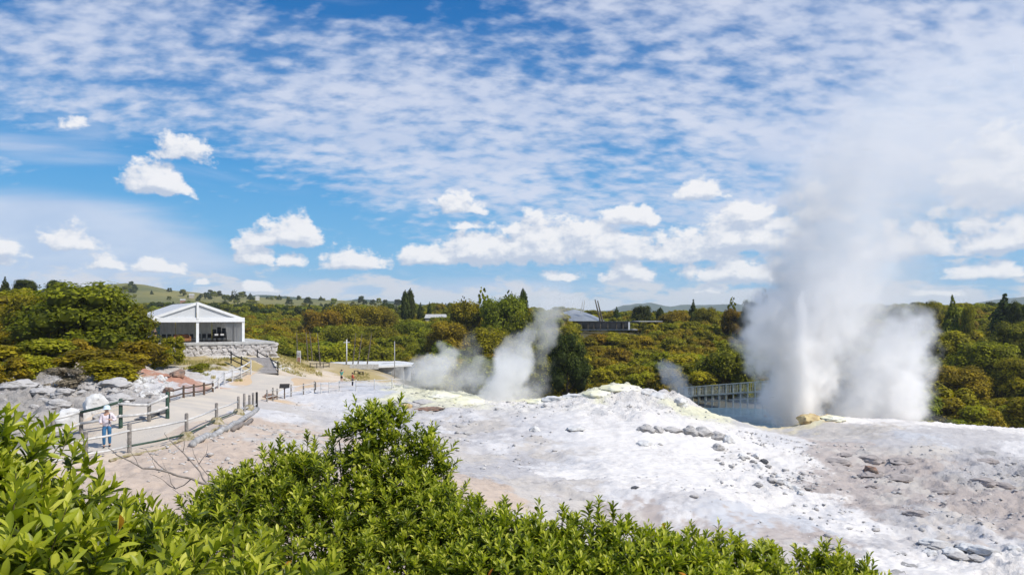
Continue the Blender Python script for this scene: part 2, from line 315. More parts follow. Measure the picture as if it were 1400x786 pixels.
# surface zones: column, row, distance, colour, roughness of the relief
PAL = dict(Z=(.55,.42,.24), W=(.70,.665,.63), V=(.60,.58,.57), G=(.46,.44,.435), B=(.43,.375,.345), P=(.50,.405,.33), T=(.60,.50,.39), O=(.60,.44,.28),
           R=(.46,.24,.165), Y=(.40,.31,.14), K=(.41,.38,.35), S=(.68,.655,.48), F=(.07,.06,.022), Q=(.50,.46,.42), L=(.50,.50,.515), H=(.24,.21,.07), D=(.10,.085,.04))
ZON = [(0,600,30,'K',1.1),(60,560,38,'K',1.3),(40,525,46,'K',1.3),(130,545,42,'Q',1.2),(150,515,52,'K',1.1),(170,560,37,'K',.9),(215,535,48,'V',1.1),(200,555,38,'Q',.6),
 (200,510,57,'R',.8),(225,520,55,'R',.8),(235,530,52,'R',.6),(180,500,60,'R',.6),(215,498,62,'Q',.6),(250,512,62,'Q',.5),(275,522,60,'V',.3),(300,515,66,'V',.3),
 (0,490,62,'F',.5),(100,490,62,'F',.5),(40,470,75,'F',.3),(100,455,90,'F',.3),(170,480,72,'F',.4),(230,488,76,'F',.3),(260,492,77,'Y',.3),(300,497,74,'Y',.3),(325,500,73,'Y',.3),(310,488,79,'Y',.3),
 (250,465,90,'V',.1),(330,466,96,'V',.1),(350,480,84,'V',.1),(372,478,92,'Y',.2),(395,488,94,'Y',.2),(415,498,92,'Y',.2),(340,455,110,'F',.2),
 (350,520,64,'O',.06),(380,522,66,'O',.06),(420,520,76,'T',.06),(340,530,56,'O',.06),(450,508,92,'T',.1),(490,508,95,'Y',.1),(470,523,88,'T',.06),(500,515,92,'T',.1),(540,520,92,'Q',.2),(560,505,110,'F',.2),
 (300,550,46,'Q',.05),(250,565,36,'T',.05),(150,608,30,'T',.05),(60,625,27,'T',.05),(330,540,48,'Q',.05),(400,530,60,'V',.06),(190,590,31,'T',.05),
 (260,625,26,'P',.25),(330,605,29,'P',.25),(300,650,23,'P',.25),(220,660,21,'P',.3),(350,640,24,'P',.25),(360,580,36,'P',.3),(400,600,32,'Q',.35),(420,570,44,'Q',.4),(380,560,44,'V',.3),
 (470,550,54,'V',.25),(450,545,58,'V',.2),(500,540,62,'L',.15),(520,560,50,'V',.35),(600,590,44,'V',.3),(480,590,38,'Q',.35),(560,640,30,'Q',.3),(620,660,26,'P',.2),(640,690,24,'P',.2),(600,620,34,'Q',.3),(560,700,20,'P',.2),
 (900,722,27.8,'B',.06),(950,742,25.8,'B',.06),(1000,752,25,'Q',.06),(1050,738,27,'B',.06),(1100,752,25.3,'Q',.08),(1140,745,26.5,'B',.08),(860,745,25.5,'B',.06),(700,705,25,'P',.1),(650,700,24,'P',.12),(1170,735,28,'G',.12),(1130,705,31,'V',.3),(620,600,42,'Q',.3),(660,600,42,'G',.25),(700,618,38,'G',.2),(735,610,40,'Q',.2),(720,590,45,'V',.25),(650,582,47,'Q',.35),(590,610,40,'Q',.3),(680,655,31,'G',.15),(720,640,34,'G',.15),(690,690,26,'P',.15),(780,695,27.5,'Q',.15),(740,670,29,'Q',.15),(600,650,30,'P',.2),(540,560,52,'Q',.4),(480,600,37,'P',.3),(520,620,33,'P',.3),(690,600,44,'G',.25),(650,620,37,'Q',.25),(700,640,34,'G',.2),(740,650,33,'G',.2),(770,600,44,'V',.2),(660,670,28,'P',.15),(720,665,29,'Q',.12),(770,680,28,'Q',.1),(820,715,27,'B',.08),(860,735,26,'Q',.06),(980,735,26.5,'B',.06),(1030,725,28,'L',.08),(1090,730,27,'B',.1),(1110,715,29,'L',.1),(880,705,29,'V',.3),(940,715,28.5,'G',.3),(1140,760,24,'Q',.1),(960,765,22,'P',.1),
 (560,600,42,'G',.35),(530,580,46,'G',.4),(600,570,50,'G',.5),(630,580,48,'Q',.5),(500,570,48,'V',.4),(430,580,44,'G',.4),(460,610,36,'P',.3),(560,560,54,'K',.6),(1065,640,41,'W',.4),(1090,690,34,'W',.4),(1020,690,32,'W',.2),
 (1120,570,61.5,'Z',.5),(1135,572,61,'Z',.4),(1170,585,57,'G',.3),(1220,586,57,'Q',.3),(1260,588,56,'G',.2),(1350,598,56,'G',.3),(1100,600,53,'Q',.2),(1170,630,45,'Q',.4),(1230,670,38,'Q',.5),(1380,660,40,'Q',.8),(1300,720,32,'Q',.5),(230,505,60,'P',.5),(190,512,56,'P',.6),(212,530,50,'V',.8),(170,530,48,'V',1.),(80,535,42,'Q',1.1),
 (700,690,25,'P',.12),(740,690,26,'Q',.12),(700,670,28,'P',.15),(660,640,31,'G',.2),(710,620,36,'G',.2),(760,620,36,'V',.2),(680,600,42,'V',.35),(620,575,50,'V',.5),(560,550,56,'S',.5),
 (590,541,64,'S',.9),(640,548,62,'S',.7),(700,552,60,'W',.6),(730,546,63,'S',.8),(770,550,58,'W',.8),(800,540,60,'W',.9),(845,528,61,'S',1.1),(820,536,60,'S',.9),(880,542,58,'W',1.2),(930,550,60,'W',1.2),(955,562,58,'S',.5),(870,556,53,'W',.7),
 (800,580,46,'W',.18),(900,585,46,'W',.15),(980,595,47,'W',.2),(1030,600,49,'W',.3),(850,620,38,'W',.12),(900,650,34,'W',.1),(800,650,34,'W',.12),(950,620,40,'W',.25),(1000,640,38,'W',.4),(1040,650,38,'V',.7),(1060,680,34,'W',.6),(1000,670,33,'W',.3),(1100,680,35,'W',.5),
 (1150,720,30,'W',.25),(850,700,29,'V',.35),(950,710,28,'V',.3),(780,700,27,'Q',.15),(900,740,26,'B',.06),(1000,735,27,'L',.08),(1060,745,26,'B',.06),(1100,745,26,'V',.1),(1200,760,25,'W',.12),(1300,770,25,'W',.3),(1380,770,25,'W',.7),(1320,745,28,'V',.6),(1150,770,24,'V',.1),
 (1080,610,50,'V',.2),(1150,612,48,'B',.2),(1120,640,43,'B',.4),(1150,670,38,'B',.5),(1200,640,43,'B',.5),(1250,650,42,'B',.7),(1200,690,34,'B',.5),(1260,700,33,'G',.5),(1300,680,36,'B',.7),(1350,650,42,'G',.8),(1400,690,35,'B',.7),(1330,710,32,'B',.5),(1250,620,47,'Q',.4),(1300,625,47,'G',.6),(1400,640,44,'G',.8),
 (1500,660,40,'B',.7),(1250,600,52,'L',.3),(1200,600,52,'G',.3),(1340,605,52,'G',.3),(1400,610,53,'V',.4),(1130,588,57,'Q',.25),(1060,590,55,'G',.2),
 (1120,574,61,'S',.4),(1160,576,61,'W',.3),(1210,578,62,'V',.3),(1300,583,63,'W',.3),(1400,592,64,'W',.4),(1180,590,56,'K',.3),(1240,592,57,'V',.25),(1500,595,62,'W',.3),
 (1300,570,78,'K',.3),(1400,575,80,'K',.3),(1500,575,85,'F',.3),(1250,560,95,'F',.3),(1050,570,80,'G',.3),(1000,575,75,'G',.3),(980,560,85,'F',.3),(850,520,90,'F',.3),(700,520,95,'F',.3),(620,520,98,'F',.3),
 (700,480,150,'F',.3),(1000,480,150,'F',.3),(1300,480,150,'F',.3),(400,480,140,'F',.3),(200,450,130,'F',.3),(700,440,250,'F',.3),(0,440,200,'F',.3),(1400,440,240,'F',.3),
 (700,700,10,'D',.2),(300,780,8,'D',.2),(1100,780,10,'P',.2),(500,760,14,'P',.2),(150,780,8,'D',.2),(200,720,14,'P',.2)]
zx = np.array([(z[0]-700)/FOC*z[2] for z in ZON]); zy = np.array([z[2] for z in ZON], float)
zu, zv = UV(zx, zy); zcol = np.array([PAL[z[3]] for z in ZON]); zr = np.array([z[4] for z in ZON])
def zones(x, y):
    u, v = UV(x, y)
    w1 = fbm(x*.35, y*.35, 7, 11, .72)-.5; w2 = fbm(x*.35+40, y*.35, 7, 23, .72)-.5
    D = np.maximum(y, 0)+4; k = np.clip(3.6/D, 0, .10)*1.35
    u = u+w1*k*1.6; v = v+w2*k*2.2
    S = 0; C = 0; R = 0
    for i in range(len(zu)):
        d2 = ((u-zu[i])/1.0)**2+((v-zv[i])*.75)**2; w = 1/(d2*d2*d2+1e-12)
        S = S+w; R = R+w*zr[i]; C = C+w[..., None]*zcol[i]
    return C/S[..., None], R/S
PATH = [(-19.5,26.5),(-18.2,28),(-16.4,30.5),(-16.0,34),(-17.0,39),(-18.5,45),(-19.5,51),(-20.6,58),(-21.2,64),(-23.0,71)]
PATH2 = [(-20.8,62),(-20,70),(-19.5,78),(-20.5,88)]
def seg_dist(x, y, pts):
    best = np.full(np.shape(x), 1e9)
    for (a, b), (c, d) in zip(pts[:-1], pts[1:]):
        L = (c-a)**2+(d-b)**2; t = np.clip(((x-a)*(c-a)+(y-b)*(d-b))/L, 0, 1)
        best = np.minimum(best, np.hypot(x-a-t*(c-a), y-b-t*(d-b)))
    return best
def relief(x, y, R):
    # crusted shelf with a broken rim on the grey flat, and a low basin to its left
    sx_, sy_ = (x-5.7)/3.9, (y-30.4)/2.6; q_ = np.sqrt(sx_**2+sy_**2)+(fbm(x*.8, y*.8, 4, 61)-.5)*.5
    shelf = .16*np.clip((1.0-q_)/.10, 0, 1)
    bx, by = (x+.2)/4.6, (y-35)/5.5; b_ = np.sqrt(bx**2+by**2)+(fbm(x*.5, y*.5, 4, 67)-.5)*.4
    basin = -.22*np.clip((1.0-b_)/.22, 0, 1)
    return relief0(x, y, R)+shelf+basin
def relief0(x, y, R):
    pd = seg_dist(x, y, PATH); k = np.clip((pd-2.6)/1.5, 0, 1); R = R*k
    big = fbm(x*.22, y*.22, 4, 3)-.5
    rid = fbm(x*.55, y*.75, 5, 5, .55, True)-.62
    fine = fbm(x*2.3, y*2.3, 4, 9, .55, True)-.6
    q_ = fbm(x*.20+3, y*.42, 5, 41, .55)*16; fr = q_-np.floor(q_)          # thin broken ledges of laid-down crust
    led = (np.clip(fr/.22, 0, 1)-fr)*.13*np.clip((y-18)/6, 0, 1)*np.clip((110-y)/20, 0, 1)*k
    R = R*.9
    return led+R*(big*1.1+rid*1.15+fine*.42)+(.03+.05*R)*(fbm(x*5, y*5, 3, 31)-.5)*k
def H(x, y):
    x = np.asarray(x, float); y = np.asarray(y, float)
    sh = x.shape; x = x.ravel(); y = y.ravel()
    _, R = zones(x, y); z = base_h(x, y)+relief(x, y, R)
    return z.reshape(sh)
def ground(x, y): return float(H(np.array([x]), np.array([y]))[0])
_D = np.exp(np.linspace(math.log(6), math.log(320), 420))
def hit(px, py, dmin=6.0):
    """the ground point behind a spot of the photograph"""
    xs = (px-700)/FOC*_D; zs = CAMZ+(HOR-py)/FOC*_D
    h = H(xs, _D); b = np.where((h > zs) & (_D > dmin))[0]
    if len(b) == 0: i = len(_D)-1; return Vector((xs[i], _D[i], h[i]))
    i = b[0]
    if i == 0: return Vector((xs[0], _D[0], h[0]))
    a0 = zs[i-1]-h[i-1]; a1 = zs[i]-h[i]; t = a0/(a0-a1); D = _D[i-1]+(_D[i]-_D[i-1])*t
    return Vector(((px-700)/FOC*D, D, float(CAMZ+(HOR-py)/FOC*D)))
def at(px, py, D): return Vector(((px-700)/FOC*D, D, CAMZ+(HOR-py)/FOC*D))

# ------------------------------------------------------------------ materials
def mat(name, col=(.5,.5,.5), rough=.8, var=.12, scale=3.0, bump=.0, bscale=20.0, metal=0.0, spec=.3, detail=4, tint2=None):
    m = bpy.data.materials.new(name); m.use_nodes = True; n = m.node_tree; b = n.nodes['Principled BSDF']
    tcn = node(n, 'ShaderNodeTexCoord'); co = tcn.outputs['Object']
    nz = ntex(n, co, scale, detail, .6)
    f = sstep(n, nz.outputs[0], .3, .7)
    c2 = tint2 if tint2 else tuple(c*(1-var*2) for c in col)
    c = mixc(n, f, tuple(min(1, c*(1+var*.6)) for c in col), c2)
    n.links.new(c, b.inputs['Base Color']); b.inputs['Roughness'].default_value = rough
    b.inputs['Metallic'].default_value = metal; b.inputs['Specular IOR Level'].default_value = spec
    if bump:
        bp = node(n, 'ShaderNodeBump'); bp.inputs['Strength'].default_value = bump; bp.inputs['Distance'].default_value = .05
        nb = ntex(n, co, bscale, 5, .6); n.links.new(nb.outputs[0], bp.inputs['Height']); n.links.new(bp.outputs[0], b.inputs['Normal'])
    return m
M = {}
M['post'] = mat('weathered_timber', (.30,.27,.24), .85, .25, 6, .5, 30)
M['pale_rail'] = mat('pale_rail_paint', (.62,.60,.57), .6, .12, 5)
M['green_rail'] = mat('dark_green_paint', (.045,.085,.06), .5, .2, 6)
M['brown_rail'] = mat('brown_timber', (.13,.085,.06), .8, .2, 6)
M['black_rail'] = mat('black_timber', (.03,.027,.025), .7, .2, 6)
M['white_paint'] = mat('white_paint', (.80,.80,.79), .5, .04, 2)
M['fabric'] = mat('white_tent_fabric', (.80,.80,.80), .6, .02, .8)
M['gable'] = mat('grey_gable_fabric', (.62,.63,.64), .6, .03, .8)
def translucent(m, f, c):
    n = m.node_tree; out = n.nodes['Material Output']; b = n.nodes['Principled BSDF']; t = node(n, 'ShaderNodeBsdfTranslucent'); t.inputs[0].default_value = (*c, 1)
    mx = node(n, 'ShaderNodeMixShader'); mx.inputs[0].default_value = f; n.links.new(b.outputs[0], mx.inputs[1]); n.links.new(t.outputs[0], mx.inputs[2]); n.links.new(mx.outputs[0], out.inputs[0])
M['roof_fabric'] = mat('translucent_roof_fabric', (.82,.82,.82), .6, .02, .8); translucent(M['roof_fabric'], .35, (.8,.79,.76))
M['curtain'] = mat('pale_curtain', (.66,.63,.58), .8, .06, 1.5)
translucent(M['curtain'], .4, (.72,.68,.62))
M['stone'] = mat('pale_wall_stone', (.56,.53,.505), .9, .2, 1.6, .5, 9, tint2=(.36,.33,.31))
M['boulder'] = mat('pale_boulder', (.66,.65,.63), .9, .1, 1.6, .7, 7, tint2=(.50,.48,.45))
M['greyrock'] = mat('grey_rock', (.33,.315,.30), .9, .2, 2.0, .8, 8, tint2=(.18,.165,.15))
def crust(m, c, lo=.35, hi=.8, amt=.85):
    n = m.node_tree; b = n.nodes['Principled BSDF']; l = b.inputs['Base Color'].links[0].from_socket; gm = node(n, 'ShaderNodeNewGeometry'); s_ = node(n, 'ShaderNodeSeparateXYZ'); n.links.new(gm.outputs['True Normal'], s_.inputs[0])
    co = node(n, 'ShaderNodeTexCoord').outputs['Object']; nz = ntex(n, co, 4, 4, .6).outputs[0]
    f = ma(n, 'MULTIPLY', sstep(n, ma(n, 'ADD', s_.outputs[2], ma(n, 'MULTIPLY', ma(n, 'SUBTRACT', nz, .5), .9)), lo, hi), amt); n.links.new(mixc(n, f, l, c), b.inputs['Base Color'])
M['greyrock'] = mat('grey_rock', (.40,.38,.36), .9, .2, 2.0, .9, 8, tint2=(.22,.205,.19)); crust(M['greyrock'], (.56,.53,.50), .45, .9, .65)
M['beigerock'] = mat('beige_pitted_rock', (.38,.335,.31), .95, .25, 3.5, 1.0, 9, tint2=(.25,.22,.205))
M['darkrock'] = mat('dark_rock', (.10,.10,.105), .85, .2, 2.5, .8, 8)
M['pinkrock'] = mat('rusty_rock', (.34,.20,.14), .9, .2, 3, .8, 9, tint2=(.14,.11,.09))
M['yellowrock'] = mat('sulphur_rock', (.62,.50,.26), .9, .2, 1.6, .8, 7, tint2=(.36,.24,.12))
M['sulphur'] = mat('pale_sulphur_rock', (.74,.70,.44), .9, .1, 1.6, .8, 6, tint2=(.70,.68,.60))
M['wood_step'] = mat('grey_deck_timber', (.36,.33,.31), .85, .15, 4, .3, 20)
M['dark'] = mat('dark_charcoal', (.02,.02,.022), .6, .2, 4)
M['sofa'] = mat('tan_leather', (.30,.13,.05), .5, .15, 4)
M['teal'] = mat('teal_panel', (.05,.14,.15), .5, .1, 3)
M['concrete'] = mat('pale_concrete', (.46,.45,.43), .85, .1, 2, .3, 12)
M['greyroof'] = mat('grey_metal_roof', (.30,.32,.34), .4, .08, 1, metal=.3)
M['whiteroof'] = mat('white_roof_membrane', (.72,.71,.68), .6, .05, .6)
M['door'] = mat('blue_grey_door', (.17,.22,.25), .5, .1, 3)
M['glass'] = mat('dark_window_glass', (.04,.05,.06), .08, .1, 1, spec=.6)
M['carve'] = mat('carved_timber', (.17,.14,.10), .85, .3, 5, .5, 14)
M['trunk'] = mat('bark', (.10,.075,.055), .9, .25, 6, .7, 25)
M['twig'] = mat('dead_grey_twig', (.27,.23,.20), .9, .2, 14)
M['bridge'] = mat('lichen_grey_timber', (.44,.46,.39), .85, .2, 3)
M['footing'] = mat('mossy_concrete_footing', (.42,.36,.27), .95, .25, 6, .6, 20, tint2=(.20,.17,.06))
M['pipe'] = mat('scaled_pipe', (.42,.41,.40), .8, .2, 5, .6, 18)
# ------------------------------------------------------------------ the ground, one sheet out to the horizon
def ground_material():
    m = bpy.data.materials.new('geothermal_ground'); m.use_nodes = True; n = m.node_tree; b = n.nodes['Principled BSDF']
    co = node(n, 'ShaderNodeTexCoord').outputs['Object']
    ca = node(n, 'ShaderNodeAttribute'); ca.attribute_name = 'zone'
    ra = node(n, 'ShaderNodeAttribute'); ra.attribute_name = 'rough'; R = ra.outputs['Fac']
    a1 = ntex(n, co, .9, 8, .66, .3).outputs[0]; a2 = ntex(n, co, 7, 5, .7).outputs[0]; a3 = ntex(n, co, .22, 4, .6, .8).outputs[0]
    c = mixc(n, ma(n, 'MULTIPLY', sstep(n, a1, .50, .74), .38), ca.outputs['Color'], mixc(n, 1.0, ca.outputs['Color'], (.66,.63,.61), 'MULTIPLY'))
    c = mixc(n, ma(n, 'MULTIPLY', sstep(n, a3, .52, .68), .30), c, mixc(n, 1.0, c, (.80,.82,.86), 'MULTIPLY'))
    spk = ma(n, 'MULTIPLY', sstep(n, a2, .60, .72), ma(n, 'MULTIPLY_ADD', R, .55, .10, clamp=True))
    c = mixc(n, spk, c, mixc(n, 1.0, c, (.42,.38,.35), 'MULTIPLY'))
    cn = ntex(n, co, 1.7, 6, .62, .6).outputs[0]; cl = sstep(n, ma(n, 'ABSOLUTE', ma(n, 'SUBTRACT', cn, .5)), .0, .035, 1, 0)
    c = mixc(n, ma(n, 'MULTIPLY', ma(n, 'MULTIPLY', cl, sstep(n, a3, .42, .6)), .38), c, mixc(n, 1.0, c, (.55,.52,.50), 'MULTIPLY'))
    n.links.new(c, b.inputs['Base Color']); b.inputs['Roughness'].default_value = .9; b.inputs['Specular IOR Level'].default_value = .2
    h = ma(n, 'ADD', ma(n, 'MULTIPLY', a1, 1.2), ma(n, 'MULTIPLY', a2, .35))
    h = ma(n, 'ADD', h, ma(n, 'MULTIPLY', ntex(n, co, 22, 4, .6).outputs[0], .12))
    bp = node(n, 'ShaderNodeBump'); bp.inputs['Distance'].default_value = .32
    n.links.new(ma(n, 'MULTIPLY_ADD', R, .85, -.02, clamp=True), bp.inputs['Strength'])
    n.links.new(h, bp.inputs['Height']); n.links.new(bp.outputs[0], b.inputs['Normal'])
    return m
M['ground'] = ground_material()
rows = np.concatenate([np.linspace(-10, 5, 14)[:-1], np.exp(np.linspace(math.log(5), math.log(18), 70))[:-1],
                       np.exp(np.linspace(math.log(18), math.log(100), 520))[:-1], np.exp(np.linspace(math.log(100), math.log(300), 60))[:-1],
                       np.exp(np.linspace(math.log(300), math.log(6000), 34))])
NC = 700
sx = np.linspace(-1, 1, NC)
GX = sx[None, :]*(1.02*np.maximum(rows, 0)+11)[:, None]; GY = np.repeat(rows[:, None], NC, 1)
gx, gy = GX.ravel(), GY.ravel()
ZC, ZR = zones(gx, gy)
fld = np.clip((gy-300)/200, 0, 1)[:, None]; ZC = ZC*(1-fld)+np.array(PAL['H'])*fld; ZR = ZR*(1-fld[:, 0])
GZ = base_h(gx, gy)+relief(gx, gy, ZR)
nr = len(rows); idx = np.arange(nr*NC).reshape(nr, NC)
GF = np.stack([idx[:-1, :-1].ravel(), idx[:-1, 1:].ravel(), idx[1:, 1:].ravel(), idx[1:, :-1].ravel()], 1)
gme = mesh_np('ground', np.stack([gx, gy, GZ], 1), GF, True, M['ground'])
add_col(gme, 'zone', ZC); add_float(gme, 'rough', ZR)
tag(link('ground', gme), kind='structure')
del GF, GX, GY

# path laid over the ground
def strip(name, pts, hw, mt, off=.015):
    P_ = []
    for i in range(len(pts)-1):
        a, b = np.array(pts[i], float), np.array(pts[i+1], float)
        p0 = np.array(pts[max(i-1, 0)], float); p3 = np.array(pts[min(i+2, len(pts)-1)], float)
        k = max(2, int(np.hypot(*(b-a))/.5))
        for t in np.linspace(0, 1, k, endpoint=(i == len(pts)-2)):
            P_.append(.5*((2*a)+(b-p0)*t+(2*p0-5*a+4*b-p3)*t*t+(3*a-p0-3*b+p3)*t**3))
    P_ = np.array(P_); T = np.gradient(P_, axis=0); T /= np.hypot(T[:, 0], T[:, 1])[:, None]; N = np.stack([-T[:, 1], T[:, 0]], 1)
    m_ = 13; V = []
    for j in range(m_):
        s = (j/(m_-1)*2-1)*hw*(1+.12*np.sin(P_[:, 1]*.9+j*.3)*(abs(j-m_//2) > 4))
        q = P_+N*s[:, None]; edge = .0 if 0 < j < m_-1 else -.05
        V.append(np.stack([q[:, 0], q[:, 1], H(q[:, 0], q[:, 1])+off+edge], 1))
    V = np.stack(V, 1); n0 = len(P_); ii = np.arange(n0*m_).reshape(n0, m_)
    F = np.stack([ii[:-1, :-1].ravel(), ii[:-1, 1:].ravel(), ii[1:, 1:].ravel(), ii[1:, :-1].ravel()], 1)[:, ::-1]
    return tag(link(name, mesh_np(name, V.reshape(-1, 3), F, True, mt)), kind='structure')
M['path'] = mat('sandy_path', (.60,.52,.42), .9, .08, .35, .35, 14, tint2=(.50,.45,.39), detail=7)
strip('path', PATH, 2.0, M['path'])

# hot pool behind the white mound
M['water'] = mat('milky_blue_water', (.20,.33,.38), .12, .06, .3, .12, 1.2, spec=.5)
bm = bmesh.new()
ring = [bm.verts.new((22.5+10.5*math.cos(t)*(1+.08*math.sin(3*t)), 76+9.5*math.sin(t)*(1+.1*math.cos(2*t)), -2.75)) for t in np.linspace(0, 2*PI, 48, endpoint=False)]
bm.faces.new(ring); me = bpy.data.meshes.new('hot_pool_water'); bm.to_mesh(me); bm.free()
tag(link('hot_pool_water', me, mat=M['water']), kind='structure')

# mud puddles on the sinter flat, lower right
M['mud'] = mat('wet_grey_mud', (.34,.32,.30), .35, .08, 2)
for px, py, r in [(1232,757,.22),(1243,771,.30),(1226,783,.28),(1347,620,.7)]:
    p = hit(px, py); V = [(p.x, p.y, ground(p.x, p.y)+.02)]
    for k in range(20):
        a = 2*PI*k/20; rr = r*(1+.12*math.sin(2*a+px)); x, y = p.x+rr*math.cos(a), p.y+rr*.85*math.sin(a)
        V.append((x, y, ground(x, y)+.012))
    tag(link('mud_puddle', mesh_np('mud_puddle', V, [(0, 1+k, 1+(k+1) % 20) for k in range(20)], True, M['mud'])), kind='structure')

# ------------------------------------------------------------------ far hills, each a solid ridge with slopes to both sides
def hill(name, prof, D, depth, mt, amp=.02, nx=260, ny=16):
    px = np.linspace(prof[0][0], prof[-1][0], nx); py = np.interp(px, [p[0] for p in prof], [p[1] for p in prof])
    top = CAMZ+(HOR-py)/FOC*D; V = np.zeros((ny, nx, 3))
    for j in range(ny):
        t = j/(ny-1)*2-1; d = D+t*depth; x = (px-700)/FOC*D*(1+.0*t)
        k = .5+.5*math.cos(PI*t)
        nz = fbm(x/(depth*.35)+3, np.full(nx, d/(depth*.35)), 5, 7)-.5
        V[j, :, 0] = x; V[j, :, 1] = d+0*x; V[j, :, 2] = 5+(top-5)*(k**.9)+nz*(top-5)*.22*(1-abs(2*k-1))*2+(fbm(x/(D*.012), x*0+d*.01, 4, 3)-.5)*D*amp*.1*k
    ii = np.arange(nx*ny).reshape(ny, nx)
    F = np.stack([ii[:-1, :-1].ravel(), ii[:-1, 1:].ravel(), ii[1:, 1:].ravel(), ii[1:, :-1].ravel()], 1)
    return tag(link(name, mesh_np(name, V.reshape(-1, 3), F, True, mt)), kind='structure')
M['pasture'] = mat('dry_pasture', (.20,.175,.055), .95, .2, .012, tint2=(.11,.12,.04))
M['bushhill'] = mat('forested_hill', (.035,.055,.025), .95, .3, .02, .8, .05, tint2=(.02,.035,.015))
M['mount'] = mat('far_mountain', (.045,.065,.04), .95, .2, .004, .6, .02)
hill('grassy_hills', [(-400,398),(0,404),(60,400),(130,393),(160,391),(172,390),(185,388),(198,391),(212,395),(225,396),(300,403),(400,409),(470,411),(540,415),(620,424),(660,430)], 900, 330, M['pasture'])
hill('forested_ridge', [(280,420),(330,411),(350,406),(372,403),(400,407),(470,412),(490,409),(545,412),(600,419),(680,424),(740,430)], 2000, 500, M['bushhill'], .05)
hill('blue_mountains', [(760,428),(840,424),(852,418),(872,414.5),(880,415.5),(888,413.5),(897,417),(915,420),(930,416.5),(970,417),(1000,416),(1040,418),(1100,424),(1200,425),(1290,421),(1340,419),(1362,412),(1380,408),(1400,406),(1500,400),(1700,404)], 4200, 900, M['mount'], .03)
hill('pale_farm_hill', [(1230,427),(1290,421),(1320,418.5),(1350,418),(1380,420),(1420,424),(1500,428)], 2600, 500, mat('far_pasture', (.20,.16,.10), .95, .2, .006))

# ------------------------------------------------------------------ foliage
def leaf_material(name, cols, trans=.38, rough=.6, spec=.12, hue=.025, val=.35):
    """cols: dark, mid, light real leaf colours; per leaf 'tint' and a shift per plant"""
    m = bpy.data.materials.new(name); m.use_nodes = True; n = m.node_tree; b = n.nodes['Principled BSDF']; out = n.nodes['Material Output']
    at_ = node(n, 'ShaderNodeAttribute'); at_.attribute_name = 'tint'
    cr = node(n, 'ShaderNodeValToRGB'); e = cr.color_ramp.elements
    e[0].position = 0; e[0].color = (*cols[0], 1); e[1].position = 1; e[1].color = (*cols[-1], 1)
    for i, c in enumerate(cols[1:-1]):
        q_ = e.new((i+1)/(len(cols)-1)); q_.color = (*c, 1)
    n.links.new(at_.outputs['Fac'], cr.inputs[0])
    oi = node(n, 'ShaderNodeObjectInfo'); h = node(n, 'ShaderNodeHueSaturation'); n.links.new(cr.outputs[0], h.inputs['Color'])
    n.links.new(ma(n, 'MULTIPLY_ADD', oi.outputs['Random'], hue*2, .5-hue), h.inputs['Hue'])
    r2 = ma(n, 'FRACT', ma(n, 'MULTIPLY', oi.outputs['Random'], 17.31))
    n.links.new(ma(n, 'MULTIPLY_ADD', r2, val, 1-val/2), h.inputs['Value'])
    c = h.outputs[0]; n.links.new(c, b.inputs['Base Color']); b.inputs['Roughness'].default_value = rough; b.inputs['Specular IOR Level'].default_value = spec
    tr = node(n, 'ShaderNodeBsdfTranslucent'); n.links.new(mixc(n, 1.0, c, (1.3,1.4,.5), 'MULTIPLY'), tr.inputs[0])
    mx = node(n, 'ShaderNodeMixShader'); mx.inputs[0].default_value = trans
    n.links.new(b.outputs[0], mx.inputs[1]); n.links.new(tr.outputs[0], mx.inputs[2]); n.links.new(mx.outputs[0], out.inputs[0])
    return m
LM = {'olive': leaf_material('olive_foliage', [(.08,.073,.006),(.27,.23,.011),(.44,.37,.020)]),
      'rust': leaf_material('rusty_foliage', [(.08,.065,.006),(.27,.205,.012),(.44,.335,.022)]),
      'green': leaf_material('green_foliage', [(.06,.07,.006),(.21,.215,.011),(.37,.36,.022)], hue=.02),
      'dark': leaf_material('dark_foliage', [(.020,.030,.006),(.06,.078,.010),(.13,.155,.02)], hue=.02),
      'grey': leaf_material('grey_twigs', [(.12,.10,.07),(.22,.18,.12),(.34,.28,.19)], .1)}
NPR = np.random.default_rng(4)
def quads(C, N, S, asp=1.5, rng=NPR):
    """leaf-sized faces: centres C, facing N, size S"""
    n = len(C); N = N/np.linalg.norm(N, axis=1)[:, None]
    r = rng.normal(size=(n, 3)); T = np.cross(N, r); T /= np.linalg.norm(T, axis=1)[:, None]+1e-9; B = np.cross(N, T)
    S = S[:, None]*.5; a, b = T*S*asp, B*S
    V = np.stack([C-a, C-b*.9, C+a, C+b*.9], 1).reshape(-1, 3)
    return V, np.arange(n*4).reshape(n, 4)
def lobes_round(n, rng, sq=.85):
    L = []
    for i in range(n):
        a = rng.uniform(0, 2*PI); h = rng.uniform(.12, .86)**.8; rr = .40*math.sqrt(max(0, 1-(h*1.02-.15)**2*1.15))*rng.uniform(.55, 1)
        L.append((rr*math.cos(a), rr*math.sin(a), h*sq, rng.uniform(.11, .21)))
    return L
